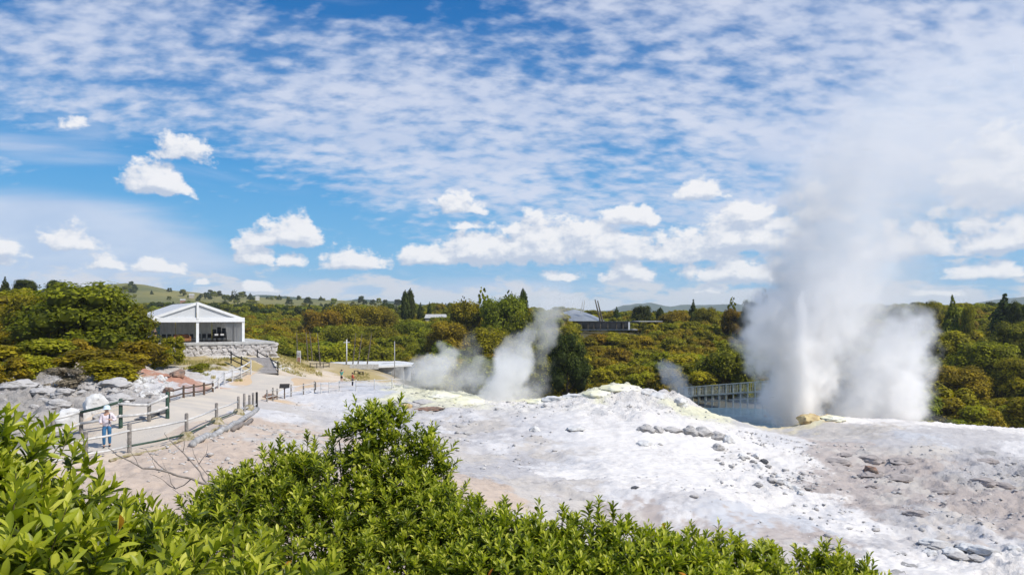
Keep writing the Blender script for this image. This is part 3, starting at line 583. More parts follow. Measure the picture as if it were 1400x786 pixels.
def crown_mesh(name, kind, nleaf, leaf, seed, mt):
    """crown in a unit box (width 1, height 1, standing on z=0)"""
    rng = np.random.default_rng(seed); C = []; N = []; tint = []
    if kind == 'cone' or kind == 'column':
        L = []; k = 30
        for i in range(k):
            h = (i+.5)/k; r = (.44*(1-h)**.8 if kind == 'cone' else .40*math.sin(PI*min(1, h*.9+.12))**.6)*rng.uniform(.75, 1.15)
            a = i*2.4+rng.uniform(-.4, .4); L.append((r*.6*math.cos(a), r*.6*math.sin(a), .06+h*.9, max(.04, r*.55)))
    elif kind == 'loose':
        L = []
        for i in range(34):
            h = .12+.84*(i/33)**.9; a = i*2.4; r = .36*(1-h)**.55*rng.uniform(.3, 1.1)+.03; L.append((r*math.cos(a), r*math.sin(a), h+rng.uniform(-.02, .03), rng.uniform(.07, .15)*(1.15-h)))
    else:
        L = lobes_round(44 if kind == 'round' else 20, rng)
    L = np.array(L); w = L[:, 3]**2; pick = rng.choice(len(L), nleaf, p=w/w.sum())
    d = rng.normal(size=(nleaf, 3)); d /= np.linalg.norm(d, axis=1)[:, None]; d[:, 2] = np.where(rng.random(nleaf) < .65, np.abs(d[:, 2]), d[:, 2])
    rad = L[pick, 3]*(rng.uniform(.72, 1.07, nleaf)); zs = .92
    C = L[pick, :3]+d*rad[:, None]*np.array([1, 1, zs]); C[:, 2] = np.maximum(C[:, 2], .0)
    N = d*1.2+rng.normal(size=(nleaf, 3))*.38; N[:, 2] += .40
    V, F = quads(C, N, leaf*rng.uniform(.6, 1.3, nleaf), rng=rng)
    lt = rng.uniform(0, 1, len(L)); t = np.clip(.5+(lt[pick]-.5)*.5+rng.normal(0, .20, nleaf), 0, 1)
    # inner balls closing the crown, their dark tint painting in the shade inside
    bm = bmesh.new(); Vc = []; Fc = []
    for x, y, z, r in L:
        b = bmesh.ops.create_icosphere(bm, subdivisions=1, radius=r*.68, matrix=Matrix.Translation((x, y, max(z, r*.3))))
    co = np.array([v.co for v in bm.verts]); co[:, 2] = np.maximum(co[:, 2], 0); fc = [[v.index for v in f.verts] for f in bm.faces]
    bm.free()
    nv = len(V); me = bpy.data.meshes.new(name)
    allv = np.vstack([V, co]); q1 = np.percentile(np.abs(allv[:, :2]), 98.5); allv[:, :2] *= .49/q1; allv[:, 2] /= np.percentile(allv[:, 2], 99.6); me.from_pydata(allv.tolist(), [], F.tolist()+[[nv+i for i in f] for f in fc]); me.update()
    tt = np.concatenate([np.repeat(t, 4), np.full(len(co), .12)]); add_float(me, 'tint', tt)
    me.materials.append(mt); return me
CR = {}
for mname in ('olive', 'rust', 'green'):
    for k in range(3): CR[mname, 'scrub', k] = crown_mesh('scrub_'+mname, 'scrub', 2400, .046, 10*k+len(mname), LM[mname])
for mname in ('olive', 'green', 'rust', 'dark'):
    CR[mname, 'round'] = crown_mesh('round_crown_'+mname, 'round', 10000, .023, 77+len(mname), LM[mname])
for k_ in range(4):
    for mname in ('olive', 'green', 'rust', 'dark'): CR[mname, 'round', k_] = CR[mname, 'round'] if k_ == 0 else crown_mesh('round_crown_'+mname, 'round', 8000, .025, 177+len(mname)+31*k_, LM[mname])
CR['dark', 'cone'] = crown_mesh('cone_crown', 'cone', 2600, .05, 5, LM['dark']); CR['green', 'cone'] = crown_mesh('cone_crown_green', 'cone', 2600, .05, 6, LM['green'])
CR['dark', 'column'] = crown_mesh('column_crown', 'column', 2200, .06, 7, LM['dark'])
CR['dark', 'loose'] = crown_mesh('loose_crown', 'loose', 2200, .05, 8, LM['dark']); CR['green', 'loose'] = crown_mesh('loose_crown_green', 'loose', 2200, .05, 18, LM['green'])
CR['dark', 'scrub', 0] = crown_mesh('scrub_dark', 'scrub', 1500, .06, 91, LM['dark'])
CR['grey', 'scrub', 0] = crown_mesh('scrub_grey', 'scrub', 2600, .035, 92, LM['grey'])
TRUNK = {}
def trunk_mesh(seed):
    rng = random.Random(seed); b = MB()
    b.tube([(0,0,-.12),(0,0,.1),(.01,.01,.3),(0,.02,.55),(.01,0,.85)], [.05,.038,.03,.02,.006], 8)
    for i in range(7):
        a = i*2.4+rng.random(); h = .14+.09*i; l = .34*(1-h*.6)
        p0 = Vector((0, 0, h)); p1 = p0+Vector((math.cos(a)*l*.5, math.sin(a)*l*.5, .07)); p2 = p0+Vector((math.cos(a)*l, math.sin(a)*l, .2))
        b.tube([p0, p1, p2], [.018, .012, .004], 6)
    return b.mesh('trunk', M['trunk'], True)
for k in range(3): TRUNK[k] = trunk_mesh(k)
_tn = 0
def tree(name, px, ptop, D, wpx, hpx, kind, label, cat='tree', dep=1.0, wz=None):
    """a tree at its real distance; crown and trunk are its parts"""
    global _tn; _tn += 1
    w = wpx/FOC*D; top = CAMZ+(HOR-ptop)/FOC*D; x = (px-700)/FOC*D; h = hpx/FOC*D
    gz = ground(x, D) if D < 290 else float(base_h(np.array([x]), np.array([float(D)]))[0])
    z0 = top-h*1.04; low = min(z0, gz-.1) if z0 < gz else gz-.1
    t = empty(name, (x, D, low), random.Random(_tn).uniform(-3, 3), label, cat)
    if kind[1] == 'round': kind = kind+(_tn % 4,)
    c = link('crown', CR[kind], t); c.location = (0, 0, max(0, z0-low)); c.scale = (w*1.06, w*1.06*dep, h*1.04)
    tr = link('trunk', TRUNK[_tn % 3], t); tr.scale = (w*.8 if w < h else h*.8, w*.8 if w < h else h*.8, (top-low)*.9)
    return t
def bush(name, px, ptop, D, wpx, hpx, kind, label, cat='shrub', group=None):
    w = wpx/FOC*D; x = (px-700)/FOC*D; top = CAMZ+(HOR-ptop)/FOC*D; h = hpx/FOC*D
    o = link(name, CR[kind]); gz = ground(x, D); z0 = min(top-h, gz)-.05
    o.location = (x, D, z0); o.scale = (w*1.1, w*1.1, (top-z0)*1.06); o.rotation_euler.z = px*.7
    return tag(o, label, cat, group)

# named trees and shrubs on the left
T = tree
T('broad_tree', 108, 386, 70, 142, 98, ('green','round'), 'largest dome-shaped green tree left of the white pavilion')
T('broad_tree', 174, 418, 72, 80, 70, ('green','round'), 'dark green rounded tree touching the left side of the pavilion')
T('broad_tree', 52, 402, 73, 84, 70, ('olive','round'), 'olive tree joined to the left flank of the big domed tree')
T('broad_tree', -5, 418, 78, 80, 60, ('olive','round'), 'yellow-olive tree cut by the left edge of the photo')
T('pine_tree', 7, 379, 190, 18, 32, ('dark','cone'), 'dark upright pine on the skyline at the far left edge')
T('pine_tree', 35, 382, 200, 30, 24, ('dark','round'), 'dark bushy pine on the skyline, second from the left edge')
T('pine_tree', 78, 383, 210, 24, 20, ('dark','round'), 'low dark tree crown behind the top of the big domed tree')
T('pine_tree', 20, 398, 190, 50, 22, ('dark','round'), 'dark tree below the skyline pines at the left edge')
for a in [(66,466,55,80,50,('green','scrub',1),'green shrub at the foot of the big domed tree'),
 (130,480,51,92,40,('olive','scrub',0),'wide olive shrub mound above the grey rock outcrop'),
 (92,466,57,64,40,('rust','scrub',0),'brownish shrub under the domed tree between two olive ones'),
 (20,474,54,86,46,('olive','scrub',1),'olive shrub mound by the left edge above the rocks'),
 (190,468,61,70,36,('olive','scrub',2),'low spreading olive shrub right below the second tree'),
 (172,484,54,66,32,('olive','scrub',1),'small olive shrub behind the reddish earth patch'),
 (237,462,68,36,38,('green','scrub',2),'round bright green shrub in front of the stone terrace wall'),
 (212,474,66,36,30,('green','scrub',0),'lower dark green shrub beside the round one at the terrace'),
 (222,488,64,26,18,('olive','scrub',0),'tiny olive shrub beneath the round green shrub'),
 (267,500,67,22,14,('green','scrub',1),'small dark green bush on the dry grass, left one of a pair'),
 (279,497,69,15,12,('green','scrub',0),'small dark green bush on the dry grass, right one of a pair'),
 (303,497,72,22,9,('rust','scrub',1),'low brown bush lying on the dry grass under the wall'),
 (8,492,46,64,26,('rust','scrub',2),'brown-olive bush at the left edge just above the rocks'),
 (42,488,48,58,28,('olive','scrub',2),'olive bush left of the leafless grey bush'),
 (146,494,48,66,28,('olive','scrub',0),'bright olive bush right of the leafless grey bush'),
 (86,504,43,56,28,('grey','scrub',0),'leafless grey twiggy bush on top of the rock outcrop')]:
    bush('shrub', *a)
# named trees in the middle and on the right
T('conifer', 554, 398, 235, 12, 40, ('dark','column'), 'left one of two narrow dark conifers above the hut')
T('conifer', 561, 396, 240, 14, 44, ('dark','column'), 'right and taller one of two narrow dark conifers above the hut')
T('pine_tree', 634, 406, 150, 16, 42, ('dark','loose'), 'thin dark tree at the left shoulder of the central wooded knoll')
T('pine_tree', 661, 394, 150, 26, 60, ('green','loose'), 'sparse feathery tree standing highest on the central wooded knoll')
T('pine_tree', 697, 398, 152, 20, 50, ('dark','loose'), 'thin-topped tree on the centre of the wooded knoll')
T('conifer', 715, 396, 155, 13, 46, ('dark','column'), 'columnar dark tree on the right top of the wooded knoll')
T('broad_tree', 640, 412, 148, 56, 74, ('olive','round'), 'olive broad tree on the left side of the central knoll')
T('broad_tree', 688, 405, 142, 72, 90, ('green','round'), 'large green tree in the middle of the central knoll')
T('broad_tree', 720, 425, 128, 64, 92, ('green','round'), 'green tree behind the tallest of the left steam columns')
T('broad_tree', 668, 448, 118, 64, 64, ('olive','round'), 'olive tree rising just behind the left steam column')
T('broad_tree', 733, 470, 100, 70, 70, ('green','round'), 'green tree right beside the brightest left steam column')
T('broad_tree', 776, 455, 92, 58, 82, ('dark','round'), 'darkest round green tree where the wooded knoll meets the low scrub')
T('broad_tree', 610, 440, 130, 60, 60, ('rust','round'), 'rusty brown tree above the left steam')
T('broad_tree', 655, 488, 100, 56, 50, ('green','round'), 'low green tree partly wrapped in the left steam')
T('broad_tree', 475, 416, 200, 60, 64, ('olive','round'), 'yellow-olive tree top above the row of carved poles')
T('broad_tree', 515, 418, 205, 60, 60, ('olive','round'), 'olive tree top between the carved poles and the twin conifers')
T('broad_tree', 440, 424, 190, 62, 60, ('rust','round'), 'brown-olive tree left of the yellow-olive tree top')
T('broad_tree', 470, 444, 160, 60, 60, ('green','round'), 'dark green tree right behind the carved poles')
T('broad_tree', 520, 448, 160, 60, 56, ('rust','round'), 'rusty tree right behind the right hand leaning poles')
T('broad_tree', 560, 440, 165, 60, 60, ('green','round'), 'green tree behind the roof of the hut')
T('broad_tree', 575, 470, 135, 56, 50, ('green','round'), 'green tree at the right end of the hut roof')
T('conifer', 575, 414, 245, 12, 22, ('dark','cone'), 'small dark conifer just right of the twin conifers')
T('conifer', 587, 413, 245, 8, 20, ('dark','cone'), 'smallest dark conifer right of the twin conifers')
T('conifer', 843, 420, 250, 16, 22, ('dark','cone'), 'dark conifer directly right of the leaning poles of the restaurant')
T('broad_tree', 878, 418, 235, 30, 34, ('dark','round'), 'dark round tree on the skyline right of the restaurant')
T('conifer', 903, 421, 230, 12, 24, ('dark','column'), 'narrow dark tree on the skyline next to the rusty one')
T('broad_tree', 922, 425, 215, 40, 30, ('rust','round'), 'rusty orange tree on the skyline below the blue mountains')
T('conifer', 948, 410, 220, 16, 34, ('dark','cone'), 'pointed dark conifer alone on the skyline below the mountains')
T('broad_tree', 966, 420, 215, 34, 30, ('olive','round'), 'olive tree on the skyline right of the pointed conifer')
T('pine_tree', 1001, 407, 190, 16, 40, ('green','loose'), 'thin tree with a sparse top left of the geyser steam')
T('broad_tree', 1004, 422, 185, 34, 40, ('rust','round'), 'yellow-brown tree under the thin sparse tree')
T('broad_tree', 1026, 411, 170, 30, 44, ('dark','round'), 'dark green tree touching the left side of the geyser steam')
T('pine_tree', 1046, 396, 175, 16, 60, ('dark','loose'), 'tall wispy dark tree half hidden in the geyser steam')
T('broad_tree', 1000, 478, 100, 88, 76, ('green','round'), 'big green tree behind the boardwalk left of the geyser')
T('broad_tree', 1235, 420, 160, 40, 50, ('dark','round'), 'dark tree fading into the right side of the geyser steam')
T('broad_tree', 1268, 412, 165, 36, 50, ('olive','round'), 'olive tree on the skyline right of the geyser steam')
T('conifer', 1302, 406, 160, 26, 60, ('green','cone'), 'pointed grey-green conifer on the skyline right of the geyser')
T('conifer', 1324, 417, 158, 18, 50, ('olive','round'), 'narrow olive tree beside the pointed grey-green conifer')
T('conifer', 1374, 403, 165, 46, 60, ('dark','cone'), 'tall broad dark conifer on the skyline at the right')
T('broad_tree', 1394, 412, 160, 30, 50, ('dark','round'), 'dark tree on the skyline against the right edge')
T('broad_tree', 1385, 440, 130, 60, 66, ('green','round'), 'dark green tree below the skyline at the right edge')
T('broad_tree', 1290, 452, 118, 78, 60, ('olive','round'), 'wide olive tree with a flat dome right of the geyser steam')
T('broad_tree', 1345, 468, 110, 80, 60, ('olive','round'), 'wide rounded olive tree between two others at the right')
T('broad_tree', 1398, 490, 102, 70, 54, ('olive','round'), 'domed olive tree cut by the right edge')
T('broad_tree', 1310, 500, 98, 80, 50, ('olive','round'), 'domed olive tree low on the slope right of the steam')
T('broad_tree', 1262, 488, 104, 56, 50, ('green','round'), 'green tree touching the steam low on its right side')

# ------------------------------------------------------------------ scrub forest
def dmin_at(px):
    return float(np.interp(px, [-200,230,231,340,345,400,405,570,580,790,1000,1060,1090,1250,1260,1700], [80,84,116,116,106,106,124,124,100,97,96,96,96,90,84,84]))
spots = []; rngf = random.Random(21)
D = 82.0
while D < 330:
    step = 2.5*(1+.0016*(D-80)); x = -1.05*D-6
    while x < 1.0*D+8:
        xx = x+rngf.uniform(-.5, .5)*step*1.3; dd = D+rngf.uniform(-.5, .5)*step*1.3; px = 700+xx/dd*FOC
        if dd > dmin_at(px) and -190 < px < 1640 and not (770 < px < 885 and 166 < dd < 222) and not (230 < px < 400 and dd < 120) and not (118 < px < 235 and dd < 150): spots.append((xx, dd, px))
        x += step*1.25
    D += step*1.15
sxs = np.array([s[0] for s in spots]); sds = np.array([s[1] for s in spots])
szs = base_h(sxs, sds); patch = fbm(sxs*.035, sds*.035, 4, 51); p2 = fbm(sxs*.02+9, sds*.02, 3, 71)
rec = []
for (x, d, px), z, pa, pb in zip(spots, szs, patch, p2):
    tall = 1.0 if (px > 790 and px < 1060) else (1.22 if px < 660 else 1.2)
    w = rngf.choice([2.6, 3.4, 4.2, 5.4])*rngf.uniform(.85, 1.2)*(tall**.7); h = w*rngf.uniform(.68, .88)*tall**.5
    r = rngf.random()*.5+pa*.9
    if 790 < px < 1060: m_ = 'rust' if r < .62 else 'olive' if r < .92 else 'green'
    elif px >= 1060: m_ = 'rust' if r < .45 else 'olive' if r < .82 else 'green'
    else: m_ = 'rust' if r < .52 else 'olive' if r < .70 else 'green'
    ptop = HOR-(z+h-CAMZ)/d*FOC
    hid = 545 if 560 < px < 1000 else 585
    rec.append([x, d, px, float(z)-.35, w, h, m_, rngf.randrange(3), rngf.uniform(0, 6.28), (w/d if ptop < hid else 0)])
rec.sort(key=lambda r: -r[9])
GRP = {'L': 'scrub trees left of the pavilion', 'C': 'scrub trees on the slope behind the hut', 'M': 'low scrub on the slope between the dark round tree and the geyser', 'R': 'scrub trees right of the geyser'}
LAB = {('C','olive'): 'olive scrub tree on the wooded slope behind the hut and knoll', ('C','rust'): 'rusty brown scrub tree on the wooded slope behind the hut and knoll', ('C','green'): 'green scrub tree on the wooded slope behind the hut and knoll',
 ('M','olive'): 'low olive scrub bush on the slope below the restaurant', ('M','rust'): 'low rusty orange scrub bush on the slope below the restaurant', ('M','green'): 'low green scrub bush on the slope below the restaurant',
 ('R','olive'): 'olive scrub bush on the slope right of the geyser steam', ('R','rust'): 'rusty scrub bush on the slope right of the geyser steam', ('R','green'): 'green scrub bush on the slope right of the geyser steam',
 ('L','olive'): 'olive scrub tree behind the pavilion and the domed tree', ('L','rust'): 'rusty scrub tree behind the pavilion and the domed tree', ('L','green'): 'green scrub tree behind the pavilion and the domed tree'}
for r in rec[:290]:
    x, d, px, z, w, h, m_, k, rz, _ = r
    o = link('scrub_bush', CR[m_, 'scrub', k]); o.location = (x, d, z); o.scale = (w, w, h); o.rotation_euler.z = rz
    CN = {'olive': 'olive', 'rust': 'rusty brown', 'green': 'green'}[m_]
    for lim, where in ((90, 'behind the left part of the domed tree'), (230, 'behind the gap between domed tree and pavilion'), (330, 'directly behind the white pavilion'), (400, 'behind the timber stairs'), (470, 'above the close pair of carved poles'), (520, 'above the white pole with a crossbar'),
                       (575, 'above the hut roof'), (640, 'behind the steam bank beside the hut'), (700, 'behind the brightest left steam column'), (790, 'around the dark round tree'), (870, 'below the restaurant veranda'), (960, 'above the small curling wisp'), (1060, 'left of the boardwalk and geyser'),
                       (1180, 'behind the left half of the geyser steam'), (1260, 'behind the right half of the geyser steam'), (1320, 'just right of the geyser steam'), (1370, 'between the geyser steam and the right edge'), (9999, 'at the right edge of the photo')):
        if px < lim: break
    lvl = 'low' if d < dmin_at(px)+14 else 'mid-slope' if d < dmin_at(px)+40 else 'high'
    tag(o, '%s scrub bush %s %s' % (CN, {'low': 'at the slope foot', 'mid-slope': 'on mid-slope', 'high': 'high up'}[lvl], where), 'bush', '%s scrub, %s, %s' % (CN, lvl, where))
rest = rec[290:]
SRC = bpy.data.collections.new('scrub_sources')
keys = []
for m_ in ('olive', 'rust', 'green'):
    for k in range(3):
        o = bpy.data.objects.new('src_%02d' % len(keys), CR[m_, 'scrub', k]); SRC.objects.link(o); keys.append((m_, k))
for kd in (('dark','cone'), ('dark','scrub',0), ('green','scrub',0)):
    o = bpy.data.objects.new('src_%02d' % len(keys), CR[kd]); SRC.objects.link(o); keys.append(kd)
def scatter(name, pts, idxs, scl, rot, label, cat):
    me = bpy.data.meshes.new(name); me.from_pydata(pts, [], []); me.update()
    a = me.attributes.new('pick', 'INT', 'POINT'); a.data.foreach_set('value', np.array(idxs, dtype=np.int32))
    a = me.attributes.new('scl', 'FLOAT_VECTOR', 'POINT'); a.data.foreach_set('vector', np.array(scl, dtype=np.float32).ravel())
    a = me.attributes.new('rot', 'FLOAT_VECTOR', 'POINT'); a.data.foreach_set('vector', np.array(rot, dtype=np.float32).ravel())
    o = link(name, me); gn = bpy.data.node_groups.new(name, 'GeometryNodeTree')
    gn.interface.new_socket('Geometry', in_out='INPUT', socket_type='NodeSocketGeometry'); gn.interface.new_socket('Geometry', in_out='OUTPUT', socket_type='NodeSocketGeometry')
    i_ = gn.nodes.new('NodeGroupInput'); o_ = gn.nodes.new('NodeGroupOutput'); ip = gn.nodes.new('GeometryNodeInstanceOnPoints')
    ci = gn.nodes.new('GeometryNodeCollectionInfo'); ci.inputs[0].default_value = SRC; ci.inputs['Separate Children'].default_value = True; ci.inputs['Reset Children'].default_value = True
    def attr(nm, ty):
        n = gn.nodes.new('GeometryNodeInputNamedAttribute'); n.data_type = ty; n.inputs[0].default_value = nm; return n.outputs[0]
    gn.links.new(i_.outputs[0], ip.inputs['Points']); gn.links.new(ci.outputs[0], ip.inputs['Instance']); ip.inputs['Pick Instance'].default_value = True
    gn.links.new(attr('pick', 'INT'), ip.inputs['Instance Index']); gn.links.new(attr('rot', 'FLOAT_VECTOR'), ip.inputs['Rotation']); gn.links.new(attr('scl', 'FLOAT_VECTOR'), ip.inputs['Scale'])
    gn.links.new(ip.outputs[0], o_.inputs[0]); md = o.modifiers.new('scatter', 'NODES'); md.node_group = gn
    return tag(o, label, cat, kind='stuff')
scatter('scrub_forest', [(r[0], r[1], r[3]) for r in rest], [keys.index((r[6], r[7])) for r in rest], [(r[4], r[4], r[5]) for r in rest], [(0, 0, r[8]) for r in rest],
        'mass of olive and rusty scrub covering the slopes behind the white mound', 'forest')
# far woodland belts on the plain and hills
pts = []; ix = []; sc_ = []; ro = []
def belt(n, pxa, pxb, da, db, h0, h1, kinds, f=None):
    for _ in range(n):
        px = rngf.uniform(pxa, pxb); d = rngf.uniform(da, db); x = (px-700)/FOC*d
        z = f(px, d) if f else None
        pts.append([x, d, z]); h = rngf.uniform(h0, h1); w = h*rngf.uniform(.6, 1.1)
        ix.append(keys.index(rngf.choice(kinds))); sc_.append((w, w, h)); ro.append((0, 0, rngf.uniform(0, 6)))
dk = [('dark','cone'), ('dark','scrub',0), ('dark','scrub',0), ('green','scrub',0), ('green',1)]
belt(330, -150, 420, 300, 430, 4, 8.5, dk); belt(170, 330, 640, 330, 430, 5, 9, dk+[('olive',0)]); belt(160, 160, 345, 430, 560, 6, 10, dk)
belt(120, 560, 1060, 300, 400, 2.5, 4.5, dk+[('olive',1),('rust',1)]); belt(220, 1060, 1700, 300, 400, 4, 7.5, dk+[('olive',1),('rust',1)])
for row in pts:
    pass
_x = np.array([p[0] for p in pts]); _d = np.array([p[1] for p in pts]); _z = base_h(_x, _d)-.5
pts = [(float(a), float(b), float(c)) for a, b, c in zip(_x, _d, _z)]
# trees on the grassy hills: copses along the slopes facing the camera
def hill_z(px, d, prof, D, depth):
    t = (d-D)/depth; top = CAMZ+(HOR-np.interp(px, [p[0] for p in prof], [p[1] for p in prof]))/FOC*D
    return 5+(top-5)*((.5+.5*math.cos(PI*t))**.9)
gp = [(-400,398),(0,404),(60,400),(130,393),(160,391),(172,390),(185,388),(198,391),(212,395),(225,396),(300,403),(400,409),(470,411),(540,415),(620,424)]
for cx_, n, sp in [(175,10,12),(215,14,14),(235,6,8),(262,8,8),(320,16,18),(345,14,14),(300,10,12),(380,20,20),(420,20,24),(465,24,26),(505,18,20),(545,14,14),(-60,20,30),(130,8,10)]:
    for _ in range(n):
        px = rngf.gauss(cx_, sp*.6); d = rngf.uniform(600, 870); x = (px-700)/FOC*900
        z = hill_z(px, d, gp, 900, 330); h = rngf.uniform(3.5, 8.5)
        if rngf.random() < .35: continue
        pts.append((x, d, z-1.0)); ix.append(keys.index(rngf.choice(dk))); sc_.append((h*rngf.uniform(.7, 1.6), h, h)); ro.append((0, 0, rngf.uniform(0, 6)))
scatter('far_woodland', pts, ix, sc_, ro, 'dark belts and copses of trees on the plain and grassy hills far behind', 'woodland')
T('skyline_tree', 320, 397, 560, 12, 14, ('dark','loose'), 'lone spreading tree on the grassy ridge above the pavilion')
# ------------------------------------------------------------------ rocks
def rock_mesh(name, seed, mt, sub=4, rough=.35, flat=.75):
    bm = bmesh.new(); bmesh.ops.create_icosphere(bm, subdivisions=sub, radius=.5)
    off = Vector((seed*3.7, seed*1.3, seed*7.1)); rng = random.Random(seed)
    planes = [(Vector((rng.uniform(-1, 1), rng.uniform(-1, 1), rng.uniform(-.4, 1))).normalized(), rng.uniform(.30, .44)) for _ in range(9)]
    for v in bm.verts:
        for nrm, dd in planes:
            e = v.co.dot(nrm)-dd
            if e > 0: v.co -= nrm*e*.85
        v.co *= 1+rough*(mnoise.fractal(v.co*2.2+off, .9, 2.0, 4)*.7+(.5-abs(mnoise.noise(v.co*4.1+off)))*.55+(.5-abs(mnoise.noise(v.co*9.3+off)))*.22-.3)
        v.co.z *= flat
    me = bpy.data.meshes.new(name); bm.to_mesh(me); bm.free(); me.materials.append(mt)
    for p in me.polygons: p.use_smooth = True
    try: me.set_sharp_from_angle(angle=math.radians(38))
    except Exception: pass
    return me
RK = {}
for nm_, k in (('boulder', 3), ('greyrock', 4), ('darkrock', 2), ('pinkrock', 2), ('yellowrock', 2), ('sulphur', 4), ('beigerock', 4)):
    for i in range(k): RK[nm_, i] = rock_mesh('rock_'+nm_, len(RK)+1, M[nm_])
def rock(name, px, py, wpx, hpx, kind, label, group=None, dep=.8, rz=None, sink=.3):
    p = hit(px, py); D = p.y; w = wpx/FOC*D; h = hpx/FOC*D
    o = link(name, RK[kind]); o.location = (p.x, D+w*dep*.3, p.z+h*(.5-sink)); o.scale = (w*1.1, w*dep*1.1, h*1.45)
    o.rotation_euler.z = rz if rz is not None else (px*1.7 % 3.0-1.5)*(.25 if w > 2.2*h else 1)
    return tag(o, label, 'boulder' if 'boulder' in name else 'rock', group)
rock('boulder', 123, 566, 34, 38, ('boulder',0), 'tall pale boulder with a dark cleft beside it, left of the path', rz=.3)
rock('boulder', 95, 580, 42, 30, ('boulder',1), 'broad pale boulder in front of the tall pale one')
rock('boulder', 134, 574, 20, 12, ('greyrock',0), 'dark shaded rock wedged under the tall pale boulder')
rock('boulder', 55, 538, 34, 13, ('greyrock',1), 'flat dark grey rock on the outcrop near the left edge')
rock('boulder', 20, 532, 56, 18, ('greyrock',2), 'wide layered grey rock at the left edge of the photo')
rock('boulder', 150, 528, 52, 14, ('greyrock',3), 'flat grey ledge rock below the bright olive bush')
rock('boulder', 160, 548, 34, 14, ('greyrock',1), 'grey rock between the pale boulder and the white rubble')
rock('boulder', 75, 556, 40, 14, ('greyrock',0), 'grey rock left of the tall pale boulder')
rock('boulder', 240, 514, 26, 12, ('pinkrock',0), 'pinkish grey rock on the reddish earth under the shrubs')
rock('boulder', 228, 536, 22, 10, ('pinkrock',1), 'rust red rock beside the path fence')
rr = random.Random(5)
for i in range(46):
    px = rr.uniform(185, 232); py = rr.uniform(516, 545); s = rr.uniform(3.5, 8)
    rock('rubble_stone', px, py, s*1.3, s, ('boulder', i % 3), 'pale angular rubble stone in the heap below the reddish earth', 'rubble stones in the pale heap', rz=rr.uniform(0, 3))
for i in range(34):
    px = rr.uniform(0, 200); py = rr.uniform(520, 575); s = rr.uniform(6, 15)
    rock('outcrop_rock', px, py, s*1.6, s*.6, ('greyrock', i % 4), 'grey rock of the outcrop left of the path', 'grey rocks of the left outcrop', rz=rr.uniform(-.5, .5))
# dark edged rocks lying on the white sinter
for px, py, w, h, k, l in [(883,590,26,12,'greyrock','leftmost grey rock of the row on the white mound'),(900,590,20,10,'greyrock','second grey rock of the row on the white mound'),
 (921,590,26,9,'greyrock','low brownish rock in the middle of the row on the white mound'),(943,594,24,15,'greyrock','dark blue-grey rock in the row on the white mound'),
 (963,596,32,15,'greyrock','widest dark pitted rock in the row on the white mound'),(982,600,28,14,'greyrock','pale grey rock right of the widest rock in the row'),
 (998,606,17,15,'boulder','rounded pale grey rock closing the right end of the row'),(982,616,20,14,'greyrock','single dark-bellied rock in front of the row of rocks'),
 (884,609,26,8,'boulder','flat pale rock in front of the left end of the row'),(903,609,8,4,'greyrock','tiny grey stone right of the flat pale rock'),
 (1045,633,13,8,'darkrock','small black rock alone on the white slope'),(1193,648,26,16,'pinkrock','layered greenish brown rock on top of the beige slope'),
 (1060,650,12,6,'greyrock','small grey rock below the small black rock'),(1038,664,14,8,'greyrock','grey lump on the white slope near its foot'),
 (731,590,16,10,'boulder','round beige stone left on the white flat'),(788,588,26,6,'boulder','flat pale slab right of the round beige stone'),
 (628,585,20,7,'greyrock','grey streaked rock at the left part of the white flat'),(640,595,22,6,'greyrock','darker low rock just in front of the grey streaked rock'),
 (560,556,30,9,'greyrock','grey rock beside the tiny yellow rock behind the tall shrub'),(555,558,16,9,'yellowrock','small pale yellow rock behind the tall shrub'),
 (585,561,40,6,'pinkrock','long low brown rock right of the small yellow rock'),(868,668,12,4,'darkrock','thin dark slab on the rim of the grey pond flat'),
 (1054,583,34,18,'pinkrock','rust coloured rounded rock at the left foot of the geyser'),(1108,577,34,16,'yellowrock','ochre sinter lump at the mouth of the geyser'),
 (1140,575,36,9,'sulphur','pale cream sinter hump right of the ochre one'),(1008,570,16,8,'darkrock','dark rock sitting in the hot pool')]:
    rock('rock', px, py, w, h, (k, int(px) % (3 if k == 'boulder' else 4 if k in ('greyrock','sulphur') else 2)), l)
RK['pinkrock', 2] = RK['pinkrock', 0]
for i in range(22):
    px = rr.uniform(1010, 1105); py = 625+(px-1010)*.45+rr.gauss(0, 16); s = rr.uniform(4, 10)
    rock('slope_rock', px, py, s*1.7, s*.9, ('greyrock', i % 4) if i % 2 else ('boulder', i % 3), 'small grey or white rock on the crumbling edge of the white mound', 'small rocks on the crumbling edge of the white mound', rz=rr.uniform(0, 3))
for px, py, w, h, k, l in [(845,531,58,14,'sulphur','flat-topped pale yellow cap rock on the crest of the white mound'),(815,538,40,12,'sulphur','long pale yellow rock left of the cap rock'),
 (905,540,34,12,'boulder','white craggy rock right of the cap rock'),(930,548,26,14,'boulder','white rock at the right end of the crest'),(882,534,30,10,'boulder','low white rock just right of the cap rock'),
 (790,541,34,10,'boulder','white rock left of the long yellow rock'),(760,545,32,12,'boulder','white rock at the left shoulder of the mound'),(735,549,34,12,'sulphur','yellow-green rock right of the brightest left steam'),
 (600,540,56,12,'sulphur','wide yellow sulphur crust at the left foot of the steam'),(640,548,50,12,'sulphur','yellow sulphur crust under the left steam'),(580,548,30,10,'greyrock','grey rock at the left end of the sulphur crust')]:
    rock('boulder', px, py+3, w, h, (k, int(px) % 3), l, sink=.5)
for i in range(14):
    px = rr.uniform(1130, 1400); py = rr.uniform(620, 715); s = rr.uniform(8, 22)
    rock('slope_rock', px, py, s*1.9, s*.6, ('beigerock', i % 4), 'beige grey lump half sunk in the beige slope', 'beige grey lumps on the beige slope', rz=rr.uniform(-.4, .4), sink=.42)
